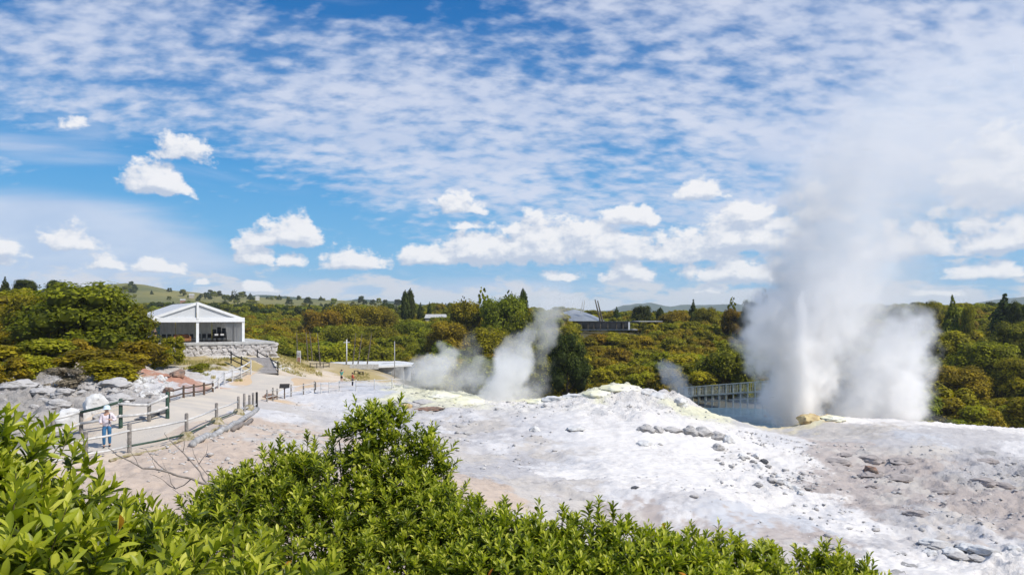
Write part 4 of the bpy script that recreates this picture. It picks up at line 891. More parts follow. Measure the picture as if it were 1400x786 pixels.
for i in range(16):
    px = rr.uniform(1270, 1400); py = 748+rr.uniform(-4, 14)+(px-1270)*.06; s = rr.uniform(8, 18)
    rock('ledge_rock', px, py, s*2.0, s*.7, (('boulder', i % 3) if i % 3 else ('greyrock', 1)), 'pale rock of the broken ledge at the lower right', 'rocks of the broken ledge at the lower right', rz=rr.uniform(-.4, .4), sink=.35)
# pebbles and chips, nobody could count them
def pebbles():
    P_ = []; rg = np.random.default_rng(8)
    px = []; D = []
    for (a, b, c, d, n) in [(-100, 230, 34, 58, 1500), (560, 1000, 50, 63, 1100), (980, 1120, 33, 50, 900), (1080, 1450, 30, 50, 1500), (200, 480, 20, 36, 900), (400, 760, 30, 56, 800), (760, 1400, 24, 34, 300)]:
        px.append(rg.uniform(a, b, n)); D.append(rg.uniform(c, d, n))
    px = np.concatenate(px); D = np.concatenate(D); x = (px-700)/FOC*D; keep = (seg_dist(x, D, PATH) > 2.3)&(fbm(x*.5, D*.5, 3, 99) > .47); x, D = x[keep], D[keep]; z = H(x, D)
    bm = bmesh.new(); bmesh.ops.create_icosphere(bm, subdivisions=1, radius=.5)
    bv = np.array([v.co for v in bm.verts]); bf = np.array([[v.index for v in f.verts] for f in bm.faces]); bm.free()
    n = len(x); s = rg.lognormal(-2.35, .5, n).clip(.04, .32)
    V = bv[None]*(1+rg.uniform(-.35, .35, (n, len(bv), 1)))*s[:, None, None]*np.stack([rg.uniform(.8, 1.6, n), rg.uniform(.8, 1.4, n), rg.uniform(.35, .7, n)], 1)[:, None]
    V = V+np.stack([x, D, z+s*.08], 1)[:, None]; F = bf[None]+(np.arange(n)*len(bv))[:, None, None]
    m_ = mat('loose_stone', (.56,.53,.50), .9, .2, 1.5, .5, 10, tint2=(.34,.32,.30))
    tag(link('loose_stones', mesh_np('loose_stones', V.reshape(-1, 3), F.reshape(-1, 3), False, m_)), 'loose grey and white stone chips strewn over the bare ground', 'stones', kind='stuff')
pebbles()
# dry grass tufts
def tufts(name, areas, n, hgt, mt, label, cat='grass'):
    rg = np.random.default_rng(3); V = []; F = []
    for (a, b, c, d), k in zip(areas, n):
        px = rg.uniform(a, b, k); D = rg.uniform(c, d, k); x = (px-700)/FOC*D; keep = (seg_dist(x, D, PATH) > 2.4)&(fbm(x*.22, D*.22, 4, 77, .65)+.12*(1-((px-(a+b)/2)/((b-a)/2))**2)-.12*(np.abs((D-(c+d)/2)/((d-c)/2))**3) > .50)&~((px > 338)&(px < 382)&(D < 84)); x, D = x[keep], D[keep]; z = H(x, D)
        for xi, di, zi in zip(x, D, z):
            for j in range(5):
                a_ = rg.uniform(0, 6.28); l = hgt*rg.uniform(.6, 1.3); w = .02+hgt*.05; dx, dy = math.cos(a_), math.sin(a_); b0 = len(V)
                ox, oy = rg.uniform(-.12, .12, 2)
                V += [(xi+ox-dy*w, di+oy+dx*w, zi-.03), (xi+ox+dy*w, di+oy-dx*w, zi-.03), (xi+ox+dx*l*.5, di+oy+dy*l*.5, zi+l)]
                F.append((b0, b0+1, b0+2))
    tag(link(name, mesh_np(name, V, F, False, mt)), label, cat, kind='stuff')
tufts('dry_grass', [(240,350,64,82),(365,440,82,102),(470,505,90,99)], [1900, 1500, 300], .24, mat('dry_grass_blade', (.40,.32,.11), .8, .2, .5, tint2=(.25,.24,.07)), 'dry yellow grass on the bank below and beside the pavilion')

# ------------------------------------------------------------------ fences
def bar(mb, a, b, r, n=8): mb.tube([a, b], r, n)
def fence(name, posts, rails, label, pm, rm, pr=.075, rr_=.05, footing=()):
    """posts: (px, py_base, py_top); rails: list of (height fraction along posts, i0, i1, material)"""
    P_ = []
    for q_ in posts:
        p = hit(q_[0], q_[1]); P_.append((p, (q_[1]-q_[2])/FOC*p.y))
    root = empty(name, P_[0][0], 0, label, 'fence')
    o = P_[0][0]
    for k, (p, h) in enumerate(P_):
        mb = MB(); b = p-o; mb.lathe(b+Vector((0, 0, -.25)), [(pr, 0), (pr*1.02, .2), (pr*.96, h*.6), (pr*.95, h+.22), (pr*.7, h+.26)], 10)
        mt = pm if not isinstance(pm, dict) else pm.get(k, pm['d'])
        mb.obj('post', mt, root, True)
        if k in footing:
            f = MB(); f.lathe(b+Vector((0, 0, -.2)), [(.42, 0), (.36, .18), (.24, .42), (.16, .50)], 9); f.obj('footing', M['footing'], root)
    for fr, i0, i1, mt, off in rails:
        for k in range(i0, i1):
            (a, ha), (b, hb) = P_[k], P_[k+1]; mb = MB()
            A_ = a-o+Vector((0, -pr-.02, ha*fr+off)); B_ = b-o+Vector((0, -pr-.02, hb*fr+off)); d = (B_-A_).normalized()*.06
            mid = (A_+B_)/2+Vector((0, 0, -.03)); mb.tube([A_-d, mid, B_+d], [rr_, rr_*.97, rr_*.95], 8)
            mb.obj('rail', mt, root, True)
    return root
G_, Wp, Bk, Br, Ps = M['green_rail'], M['pale_rail'], M['black_rail'], M['brown_rail'], M['post']
fence('path_fence', [(72,606,570),(111,592,560),(165,585,545),(204,576,549),(229,572,536)],
      [(.92,0,1,Wp,0),(.90,1,2,G_,0),(.85,2,4,Wp,0),(.42,0,4,Wp,0)], 'pale rail fence with one dark green length, behind the visitor on the path', {2: G_, 4: G_, 'd': Ps}, None, .085, .062)
fence('path_fence', [(231,550,531),(251,544,527),(265,542,525),(279,540,523),(291,536,521)], [(.82,0,4,Br,0),(.38,0,4,Br,0)], 'low dark brown rail fence along the far side of the path before the bend', Br, None, .07, .05)
fence('bend_fence', [(292,536,521),(299,531,515),(307,526,508),(318,522,504),(330,518,500),(343,512,492)], [(.9,0,5,Wp,0),(.45,0,5,Wp,0)], 'pale grey rail fence curving up from the bend to the stairs', Wp, None, .07, .07)
fence('path_fence', [(60,640,598),(117,628,590),(177,617,578),(255,600,565),(296,579,551),(326,566,542),(334,562,538),(341,560,540),(346,558,537),(351,556,536)],
      [(.20,0,2,Wp,0),(.20,2,5,G_,.0),(.78,0,5,Wp,-.05),(.2,5,9,Wp,0)], 'weathered post fence with a sagging dark green rail on the near side of the path', {9: Bk, 'd': Ps}, None, .075, .04, footing=(3, 4, 5, 7))
fence('path_fence', [(365,549,533),(373,548,530),(379,546,531),(398,542,526),(415,540,524),(430,536,521)], [(.85,0,5,Wp,0),(.4,0,5,Wp,0)], 'short grey post fence beyond the dark post where the path bends away', Ps, None, .06, .035)
fence('plaza_fence', [(439,538,523),(450,536,522),(464,535,520),(487,534,519),(512,533,518),(536,532,517),(552,531,516)], [(.9,0,6,Wp,0),(.45,0,6,Wp,0)], 'thin pale rail fence crossing the bare flat in front of the hut', Wp, None, .05, .03)
fence('stair_fence', [(316,497,480),(330,504,487),(343,510,493)], [(.85,0,2,Bk,0),(.4,0,2,Bk,0)], 'black rail fence on the left side of the wooden stairs', Bk, None, .07, .06)
fence('stair_fence', [(352,492,478),(366,500,486),(380,509,494)], [(.85,0,2,Bk,0),(.4,0,2,Bk,0)], 'black rail fence on the right side of the wooden stairs', Bk, None, .07, .06)
fence('plaza_rail', [(424,503,496),(433,503,496),(442,503,496),(450,502,495)], [(.9,0,3,Bk,0),(.3,0,3,Bk,0)], 'low dark rail between the slender poles left of the person in teal', Bk, None, .05, .05)
def single_post(px, py, pt, label, mt=Bk, r=.07):
    p = hit(px, py); h = (py-pt)/FOC*p.y; mb = MB(); mb.lathe((0,0,-.2), [(r, 0), (r, h+.17), (r*.8, h+.2)], 10); o = mb.obj('post', mt, None, True); o.location = p
    return tag(o, label, 'post')
single_post(431, 533, 522, 'short black post standing alone at the near edge of the bare flat')
# pipes lying on the slope below the near fence
def ground_pipe(name, pts, r, mt, label, cat='pipe'):
    P_ = [hit(a, b) for a, b in pts]; L = []
    for i in range(len(P_)-1):
        for k in range(4):
            q_ = P_[i].lerp(P_[i+1], k/4); L.append(Vector((q_.x, q_.y, ground(q_.x, q_.y)+r*.8+math.sin(i*4+k)*.02)))
    L.append(P_[-1]+Vector((0, 0, r*.8))); mb = MB(); o = L[0]; mb.tube([q_-o for q_ in L], r, 9); ob = mb.obj(name, mt, None, True); ob.location = o
    return tag(ob, label, cat)
ground_pipe('steam_pipe', [(262,612),(290,598),(308,590),(326,580),(340,570),(352,561)], .13, M['pipe'], 'thick crusted pale pipe lying on the slope below the near fence')
ground_pipe('steam_pipe', [(150,632),(200,618),(245,605),(285,594),(300,586)], .055, M['footing'], 'thin brown pipe running along the foot of the near fence')
ground_pipe('drift_log', [(318,590),(330,584),(344,576)], .10, M['twig'], 'short grey log lying beside the thick pale pipe', 'log')
ground_pipe('edge_log', [(205,572),(216,567),(229,565)], .09, M['darkrock'], 'dark log lying under the far path fence', 'log')

# small things by the path
p = hit(389, 545); sb = empty('information_board', p, .2, 'small tilted dark information board on a post where the path bends', 'sign')
mb = MB(); mb.box((0,0,.45), (.08,.08,1.0)); mb.obj('post', Br, sb)
mb = MB(); mb.box((0,0,1.0), (.75,.06,.45), Euler((math.radians(-52), 0, 0)).to_matrix()); mb.obj('panel', Bk, sb, bevel=.01)
p = hit(368, 545); o = link('rock', RK['pinkrock', 1]); o.location = p+Vector((0, 0, .2)); o.scale = (1.1, .7, .6); tag(o, 'rust brown rock at the base of the fence posts by the bend', 'rock')
p = at(408.5, 503, 93); p.z = ground(p.x, p.y)-.05; top = CAMZ+(HOR-479.5)/FOC*93
ps = empty('pillar_sign', p, .15, 'pale upright pillar sign with a reddish lower part on the grass left of the poles', 'sign')
h = top-p.z; mb = MB(); mb.box((0,0,h/2), (.5,.22,h)); mb.obj('pillar', M['pale_rail'], ps, bevel=.02)
mb = MB(); mb.box((.02,-.125,h*.30), (.36,.02,h*.42)); mb.obj('lower_panel', mat('faded_red_print', (.42,.22,.17), .6, .3, 9), ps)
mb = MB(); mb.box((.02,-.125,h*.74), (.36,.02,h*.30)); mb.obj('upper_panel', mat('faded_grey_print', (.45,.44,.42), .6, .3, 9), ps)

# ------------------------------------------------------------------ pavilion on its stone terrace
FZ = 4.77
pav = empty('pavilion', (-36.6, 85, FZ), math.radians(33), 'white open-fronted gabled marquee pavilion on a stone terrace', 'pavilion')
Wd, Ln, Ev, Ap = 5.1, 18.0, 2.75, 4.62
FM, PM = M['fabric'], M['white_paint']
for s in (-1, 1):   # roof slopes as sheets with thickness
    mb = MB(); V = []
    for y in np.linspace(-.25, Ln, 9):
        for t in np.linspace(0, 1, 5):
            sag = -.05*math.sin(PI*t)*abs(math.sin(y*1.05)); V.append((s*(Wd+.1)*(1-t), y, Ev+(Ap-Ev)*t+sag))
    fs = [(i*5+j, i*5+j+1, (i+1)*5+j+1, (i+1)*5+j) for i in range(8) for j in range(4)]
    mb.add(V, fs); mb.add([(x, y, z-.05) for x, y, z in V], [f[::-1] for f in fs]); mb.obj('roof_slope', M['roof_fabric'], pav, True)
    mb = MB(); mb.box((s*(Wd+.13), Ln/2-.15, Ev-.22), (.05, Ln+.3, .50)); mb.obj('side_valance', FM, pav)
    mb = MB(); R = Matrix.Rotation(-s*math.atan2(Ap-Ev, Wd)*1.0, 3, 'Y').to_3x3() if False else Matrix.Rotation(s*math.atan2(Ap-Ev, Wd), 3, 'Y')
    mb.box((s*Wd/2, -.30, (Ev+Ap)/2-.08), (math.hypot(Wd, Ap-Ev), .16, .30), R); mb.obj('gable_beam', PM, pav)
    mb = MB(); mb.add([(s*.14, -.2, Ev+.12), (s*(Wd-.75), -.2, Ev+.12), (s*.14, -.2, Ap-.35)], [(0,1,2) if s < 0 else (0,2,1)]); mb.add([(s*.14, -.16, Ev+.12), (s*(Wd-.75), -.16, Ev+.12), (s*.14, -.16, Ap-.35)], [(0,2,1)]); mb.obj('gable_panel', M['gable'], pav)
mb = MB(); mb.box((0,-.31,Ev-.15), (2*Wd+.3,.20,.52)); mb.obj('front_valance', FM, pav, bevel=.02)
mb = MB(); mb.box((0,-.44,(Ap+Ev)/2), (.24,.05,Ap-Ev+.1)); mb.obj('gable_post', PM, pav)
for x, y in [(-Wd,-.2),(0,-.2),(Wd,-.2),(-Wd,4.5),(Wd,4.5),(-Wd,9),(Wd,9)]:
    mb = MB(); mb.box((x,y,(Ev-.42)/2), (.30 if y < 0 else .16,.26 if y < 0 else .16,Ev-.42)); mb.obj('post', PM, pav)
for x0, x1 in [(-Wd,-3.2),(-3.15,-1.0),(-.95,1.3),(1.35,3.3),(3.35,Wd)]:
    mb = MB(); n = 14; V = []
    for i in range(n):
        x = x0+(x1-x0)*i/(n-1); y = 9+.06*math.sin(i*2.1); V += [(x, y, 0), (x, y, Ev-.1)]
    mb.add(V, [(2*i, 2*i+2, 2*i+3, 2*i+1) for i in range(n-1)]); mb.obj('back_curtain', M['curtain'], pav)
mb = MB(); V = []
for i in range(30): y = -.1+i*.31; x = Wd-.1+.06*math.sin(i*2.3); V += [(x, y, 0), (x, y, Ev-.1)]
mb.add(V, [(2*i, 2*i+2, 2*i+3, 2*i+1) for i in range(29)]); mb.obj('side_curtain', M['curtain'], pav)
mb = MB(); mb.box((0,4.5,Ev-.02), (2*Wd-.4,9.0,.03)); mb.obj('ceiling_lining', M['gable'], pav)
mb = MB(); mb.box((0,9.1,3.4), (2*Wd-1.2,.05,.02)); mb.obj('rear_tie', PM, pav)
Rp = Matrix.Rotation(math.radians(33), 4, 'Z'); Rp.translation = Vector((-36.6, 85, FZ))
def inpav(x, y, z=0.0): return Rp @ Vector((x, y, z))
# terrace: slab and stone face
tr_ = empty('stone_terrace', inpav(0,0,0), math.radians(33), 'pale rough stone retaining wall and terrace carrying the pavilion', 'wall')
mb = MB(); mb.box((1.2,5.2,-.16), (14.6,13.4,.30)); mb.obj('slab', M['concrete'], tr_, bevel=.03)
mb = MB(); mb.box((1.2,5.3,-1.25), (14.0,12.9,1.88)); mb.obj('wall_core', M['stone'], tr_)
rs = random.Random(9); SM = [rock_mesh('stone', 60+i, M['stone'], 2, .5, 1.0) for i in range(6)]
x = -6.0
ys_ = [-.45, -.95, -1.45, -1.95]
for r_i, zz in enumerate(ys_):
    x = -6.0+rs.uniform(0, .3)
    while x < 8.4:
        w = rs.uniform(.35, .95); o = link('stone', rs.choice(SM), tr_); o.location = (x+w/2, -1.20+rs.uniform(-.05, .05), zz+rs.uniform(-.12, .12)); o.scale = (w*1.5, .55, rs.uniform(.62, .95)); o.rotation_euler = (rs.uniform(-.2, .2), rs.uniform(-.7, .7), rs.uniform(-.2, .2)); x += w
for zz in ys_:
    y = -1.0
    while y < 4:
        w = rs.uniform(.45, .8); o = link('stone', rs.choice(SM), tr_); o.location = (8.28, y+w/2, zz); o.scale = (.45, w*1.15, .6); o.rotation_euler = (rs.uniform(-.2, .2), 0, rs.uniform(-.2, .2)); y += w
# stairs: wooden treads from the path up to the terrace
A_, B_ = hit(362, 511), at(354, 489, 81)
st = empty('timber_stairs', A_, 0, 'broad grey timber stairs between two black rail fences', 'stairs'); dv = B_-A_; hd = Vector((dv.x, dv.y, 0)).normalized(); ang = math.atan2(hd.y, hd.x)-PI/2
n_s = 12
for i in range(n_s):
    f = (i+.5)/n_s; mb = MB(); c = Vector((dv.x*f, dv.y*f, dv.z*f+.04)); mb.box(c, (2.3, math.hypot(dv.x, dv.y)/n_s*1.02, .07), Matrix.Rotation(ang, 3, 'Z')); mb.obj('tread', M['wood_step'], st, bevel=.008)
    mb = MB(); mb.box(c+Vector((-hd.x*.3, -hd.y*.3, -.16))+hd*0, (2.3, .04, .24), Matrix.Rotation(ang, 3, 'Z')); mb.obj('riser', M['wood_step'], st)
for s in (-1, 1):
    mb = MB(); q_ = Vector((math.cos(ang), math.sin(ang), 0))*s*1.18; mb.tube([q_+Vector((0,0,-.1)), q_+dv+Vector((0,0,-.08))], .11, 4); mb.obj('stringer', M['black_rail'], st)
# furniture inside the pavilion
def chair(x, y, rz, mt, label, group='chairs inside the pavilion', name='chair'):
    c = empty(name, inpav(x, y), math.radians(33)+rz, label, 'chair', group)
    mb = MB(); mb.box((0,0,.45), (.46,.46,.06)); mb.obj('seat', mt, c, bevel=.01); mb = MB(); mb.box((0,.22,.72), (.44,.05,.46), Matrix.Rotation(-.12, 3, 'X')); mb.obj('backrest', mt, c, bevel=.01)
    for a in (-1, 1):
        for b in (-1, 1): mb = MB(); mb.tube([(a*.20,b*.20,.42),(a*.22,b*.22,0)], .018, 6); mb.obj('leg', M['dark'], c)
    return c
def dup(root, loc, rz, label=None):
    r = root.copy(); COL.objects.link(r); r.location = loc; r.rotation_euler = (0, 0, rz)
    if label: r['label'] = label
    for ch in list(root.children): c = ch.copy(); COL.objects.link(c); c.parent = r
    return r
c0 = chair(-3.3, 1.4, 0, M['dark'], 'dark chair in the row along the left half of the pavilion')
for i in range(1, 6): dup(c0, inpav(-3.3+i*.62, 1.4+.1*(i % 2)), math.radians(33)+.1*i, None)
for i in range(5): dup(c0, inpav(.5+i*.58, 1.7), math.radians(33)-.1*i, 'dark chair in the row along the right half of the pavilion')
sf = empty('sofa', inpav(-1.5, .8), math.radians(33), 'tan leather sofa just left of the middle post of the pavilion', 'sofa')
mb = MB(); mb.box((0,0,.30), (1.6,.8,.34)); mb.obj('seat', M['sofa'], sf, bevel=.06); mb = MB(); mb.box((0,.36,.62), (1.6,.2,.6)); mb.obj('backrest', M['sofa'], sf, bevel=.05)
for s in (-1, 1): mb = MB(); mb.box((s*.83,0,.42), (.2,.84,.56)); mb.obj('armrest', M['sofa'], sf, bevel=.05)
for k, (x, n, lb) in enumerate([(2.15, 5, 'left of three tall stacks of dark chairs inside the pavilion'), (2.7, 7, 'middle and tallest of three stacks of dark chairs inside the pavilion'), (3.25, 6, 'right of three tall stacks of dark chairs inside the pavilion')]):
    for j in range(n):
        d_ = dup(c0, inpav(x, 1.1+j*.01, j*.13), math.radians(33), 'dark chair in the '+lb.split(' of three')[0]+' chair stack inside the pavilion'); d_['group'] = 'stacked chairs inside the pavilion, '+str(lb.split(' ')[0])
tb = empty('folding_table', inpav(2.5, .55), math.radians(33), 'dark table with a pale box in front of the stacked chairs', 'table')
mb = MB(); mb.box((0,0,.72), (1.7,.7,.05)); mb.obj('tabletop', M['dark'], tb)
for a in (-1, 1):
    for b in (-1, 1): mb = MB(); mb.tube([(a*.78,b*.28,.7),(a*.78,b*.28,0)], .025, 6); mb.obj('leg', M['dark'], tb)
for i, (x, lb) in enumerate([(2.2, 'left pale box on the dark table in the pavilion'), (2.85, 'right pale box on the dark table in the pavilion')]):
    mb = MB(); mb.box((0,0,.10), (.4,.3,.2)); o = mb.obj('box', M['pale_rail'], None, bevel=.01); o.location = inpav(x, .5, .745); o.rotation_euler.z = math.radians(33); tag(o, lb, 'box')
bn = empty('folded_banner', inpav(-3.9, 2.2), math.radians(33), 'dark teal standing panel at the left inside the pavilion', 'panel')
mb = MB(); mb.box((0,0,1.15), (.5,.06,2.2)); mb.obj('board', M['teal'], bn); mb = MB(); mb.box((0,0,.03), (.6,.4,.05)); mb.obj('foot', M['dark'], bn)

# ------------------------------------------------------------------ plaza poles, hut, mast
def carved_pole(px, pyb, pxt, pyt, D, label, r=.075):
    b = at(px, pyb, D); gz = ground(b.x, b.y); t = at(pxt, pyt, D); o = empty('carved_pole', (b.x, b.y, gz), 0, label, 'carved pole', 'slender carved poles on the plaza')
    d = t-Vector((b.x, b.y, gz)); L = [Vector((0,0,-.3)), Vector((0,0,0))]+[d*f for f in (.25,.5,.75,1)]
    mb = MB(); mb.tube(L, [r*1.3, r*1.3, r*1.15, r, r*.85, r*.5], 8); mb.obj('shaft', M['carve'], o, True)
    mb = MB()
    for f in (.5, .58, .66): mb.lathe(d*f, [(r*1.0, 0), (r*1.5, .08), (r*1.0, .16)], 8)
    mb.obj('carved_rings', M['carve'], o)
for a in [(407,494,405.5,454,112,'slender pole farthest left, behind the pillar sign'),(421,500,418.5,454,106,'left pole of the close pair left of the person in teal'),(427,499,423.5,454,107,'right pole of the close pair left of the person in teal'),
          (438,504,434,455,100,'slender pole left of the low dark rail'),(473,496,475,462,112,'slender pole behind the white pole with a crossbar'),(482,498,486.5,455,110,'leftmost of three poles leaning right over the hut roof'),
          (489,499,495,456,108,'middle of three poles leaning right over the hut roof'),(501.5,500,508,456,104,'rightmost of three poles leaning right over the hut roof')]: carved_pole(*a)
b = at(474, 494, 108); b.z = ground(b.x, b.y); h = CAMZ+(HOR-464)/FOC*108-b.z
wp = empty('lamp_mast', b, 0, 'white pole with a short crossbar standing left of the hut roof', 'pole')
mb = MB(); mb.tube([(0,0,-.2),(0,0,h)], [.08,.06], 8); mb.obj('pole', M['white_paint'], wp, True); mb = MB(); mb.tube([(-.45,0,h-.45),(.45,0,h-.4)], .05, 6); mb.obj('crossbar', M['white_paint'], wp)
hz = -2.4
b = at(539.5, 510, 100); gz = ground(b.x, b.y); h = CAMZ+(HOR-466.5)/FOC*100-gz; mb = MB(); mb.tube([(0,0,-.2),(0,0,h)], [.07,.05], 8); o = mb.obj('mast', M['concrete'], None, True); o.location = (b.x, b.y, gz); tag(o, 'plain pale grey mast standing in front of the hut', 'pole')
hut = empty('hut', (at(512,500,104).x, 104, -2.2), math.radians(0), 'low grey hut with a flat white roof and a blue-grey door', 'hut')
hb = hut.location
def hp(px, py, D): return at(px, py, D)-hb
V = [hp(445,495.5,124), hp(478,492.5,130), hp(545,493,130), hp(568,496,112), hp(568,498,106), hp(508,500.5,102.5)]
mb = MB(); mb.add(V+[v-Vector((0,0,.28)) for v in V], [tuple(range(6))]+[tuple(range(6, 12))[::-1]]+[(i, 6+i, 6+(i+1) % 6, (i+1) % 6) for i in range(6)]); mb.obj('roof', M['whiteroof'], hut)
a, c = hp(510,500,104), hp(551,500,104.5); 
mb = MB(); x0, x1 = a.x, c.x; zt = V[5].z-.2; mb.box(((x0+x1)/2, 4.5, zt/2), (x1-x0, 8, zt)); mb.obj('wall', M['concrete'], hut)
mb = MB(); mb.box((x0+1.9, .46, .95), (1.15,.06,1.9)); mb.obj('door', M['door'], hut)
mb = MB(); mb.box((x0+1.9, .44, 1.93), (1.3,.05,.07)); mb.obj('door_frame', M['white_paint'], hut)
mb = MB(); mb.box((x1-.1, -.2, zt*.5), (.18,.18,zt)); mb.obj('post', M['concrete'], hut)
for i, (px, lab) in enumerate([(487,'left of two dark benches on the plaza in front of the hut'),(494,'right of two dark benches on the plaza in front of the hut')]):
    b = at(px, 511, 97); b.z = ground(b.x, b.y); bc = empty('bench', b, .1, lab, 'bench')
    mb = MB(); mb.box((0,0,.42), (.62,.4,.08)); mb.obj('seat', M['carve'], bc)
    for s in (-1, 1): mb = MB(); mb.box((s*.24,0,.19), (.09,.34,.38)); mb.obj('leg', M['dark'], bc)
b = at(494, 508, 101); b.z = ground(b.x, b.y)
lw = empty('low_wall', b, .02, 'low pale panel wall between the benches and the hut', 'wall'); 
for k in range(5): mb = MB(); mb.box((-1.2+k*.8,0,.35), (.77,.08,.7)); mb.obj('panel', M['pale_rail'], lw, bevel=.01)

# ------------------------------------------------------------------ boardwalk over the pool
def boardwalk():
    A_, B_ = at(928, 543, 92), at(1075, 533, 82); o = A_.copy(); root = empty('boardwalk', o, 0, 'lichen green timber boardwalk bridge with slatted rails behind the hot pool', 'bridge'); L = (B_-A_); n = 60
    up = Vector((0,0,1)); side = Vector((-L.y, L.x, 0)).normalized()
    for zo, r in ((1.15-.0, .05), (.0, .085), (-.75, .045)):
        mb = MB(); mb.tube([Vector((0,0,zo)), L+Vector((0,0,zo))], r, 6); mb.obj('rail', M['bridge'], root)
        mb = MB(); mb.tube([side*1.8+Vector((0,0,zo)), L+side*1.8+Vector((0,0,zo))], r, 6); mb.obj('rail', M['bridge'], root)
    mb = MB(); mb.box((0,0,0), (L.length, 1.7, .08)); dk = mb.obj('deck', M['wood_step'], root); dk.location = L/2+side*.9+Vector((0,0,-.05)); dk.rotation_euler = L.to_track_quat('X', 'Z').to_euler()
    sl = MB(); sl.box((0,0,.57), (.036,.03,1.15)); sm = sl.mesh('slat', M['bridge'])
    for i in range(n):
        for s in (0, 1.8):
            q_ = link('slat', sm, root); q_.location = L*((i+.5)/n)+side*s
    pl = MB(); pl.tube([(0,0,-3.2),(0,0,1.2)], .075, 8); pm = pl.mesh('pile', M['bridge'])
    for i in range(16):
        for s in (0, 1.8):
            q_ = link('pile', pm, root); q_.location = L*(i/15)+side*s
boardwalk()

# ------------------------------------------------------------------ restaurant on the skyline
RD = 200.0; b = at(830, 452, RD)
rs_ = empty('restaurant', b, 0, 'long low restaurant with a sweeping grey cone roof on the scrub hilltop', 'building')
def rp(px, py, dd=0): return at(px, py, RD+dd)-b
mb = MB(); ap = rp(785, 423, 6); prof = [(0, 0), (1.5, -.35), (3, -.8), (5, -1.5), (7, -2.4), (8.6, -3.2)]; V = []; n = 28
for r, z in prof:
    for k in range(n): V.append(ap+Vector((r*math.cos(2*PI*k/n), r*math.sin(2*PI*k/n), z)))
fs = [(i*n+k, i*n+(k+1) % n, (i+1)*n+(k+1) % n, (i+1)*n+k) for i in range(len(prof)-1) for k in range(n)]; mb.add(V, fs); mb.obj('cone_roof', M['greyroof'], rs_, True)
mb = MB(); c = rp(829, 440.2, 2); mb.box(c, (16.5,9,.34)); mb.obj('veranda_roof', M['dark'], rs_)
mb = MB(); c = rp(885, 439.3, 6); mb.box(c, (7.5,6,.22)); mb.obj('flat_roof', M['concrete'], rs_)
mb = MB(); c = rp(824, 445.5, 4.5); mb.box(c, (14.5,.3,2.2)); mb.obj('window_wall', M['glass'], rs_)
mb = MB(); c = rp(829, 450.4, 1.5); mb.box(c, (16.2,6,.30)); mb.obj('floor', M['concrete'], rs_)
for px in (786,795,804,812,821,831,843,852):
    mb = MB(); mb.box(rp(px, 445.3, -2.2), (.22,.22,1.9)); mb.obj('post', M['carve'], rs_)
mb = MB(); mb.box(rp(860, 445.5, -2.6), (.42,.42,2.1)); mb.obj('white_post', M['white_paint'], rs_)
for a, c, r in [((821,440),(813.5,409.5),.22),((824,440),(817,411),.22),((794,428),(797,411.5),.12),((797,428),(799.5,410.5),.12)]:
    mb = MB(); mb.tube([rp(*a), rp(*c)], [r*1.2, r*.6], 8); mb.obj('leaning_pole', M['carve'] if r > .2 else M['concrete'], rs_)
ap_ = at(596, 436, 232)
hs_ = empty('house', ap_, .1, 'house with a pale pitched roof showing above the trees right of the twin conifers', 'house')
mb = MB(); mb.add([(-3.6,-3,.3),(3.6,-3,.3),(3.6,3,.3),(-3.6,3,.3),(-3.2,0,1.5),(3.2,0,1.5)], [(0,1,5,4),(2,3,4,5),(1,2,5),(3,0,4)]); mb.obj('roof', M['concrete'], hs_)
mb = MB(); mb.box((0,0,-1), (6.6,5.4,2.5)); mb.obj('wall', mat('cream_wall', (.50,.42,.36), .8, .08, 1), hs_)
mb = MB(); mb.box((3.4,0,.42), (1.8,6.2,.24)); mb.obj('red_roof_edge', M['pinkrock'], hs_)
for px, py, w, col, l in [(262,404,4,(.45,.40,.34),'tiny pale farmhouse on the hill slope above the pavilion roof'),(352,407,3,(.6,.58,.54),'tiny white farmhouse on the hill behind the pavilion'),(250,411,4,(.35,.20,.15),'tiny red-roofed farmhouse behind the pavilion apex')]:
    p = at(px, py, 600); hh = empty('farmhouse', p, .4, l, 'house')
    mb = MB(); mb.box((0,0,-1), (w,w*.7,2.6)); mb.obj('wall', mat('farm_wall', col, .8, .05, 1), hh); mb = MB(); mb.add([(-w*.55,-w*.4,.3),(w*.55,-w*.4,.3),(w*.55,w*.4,.3),(-w*.55,w*.4,.3),(-w*.5,0,1.4),(w*.5,0,1.4)], [(0,1,5,4),(2,3,4,5),(1,2,5),(3,0,4)]); mb.obj('roof', M['concrete'], hh)

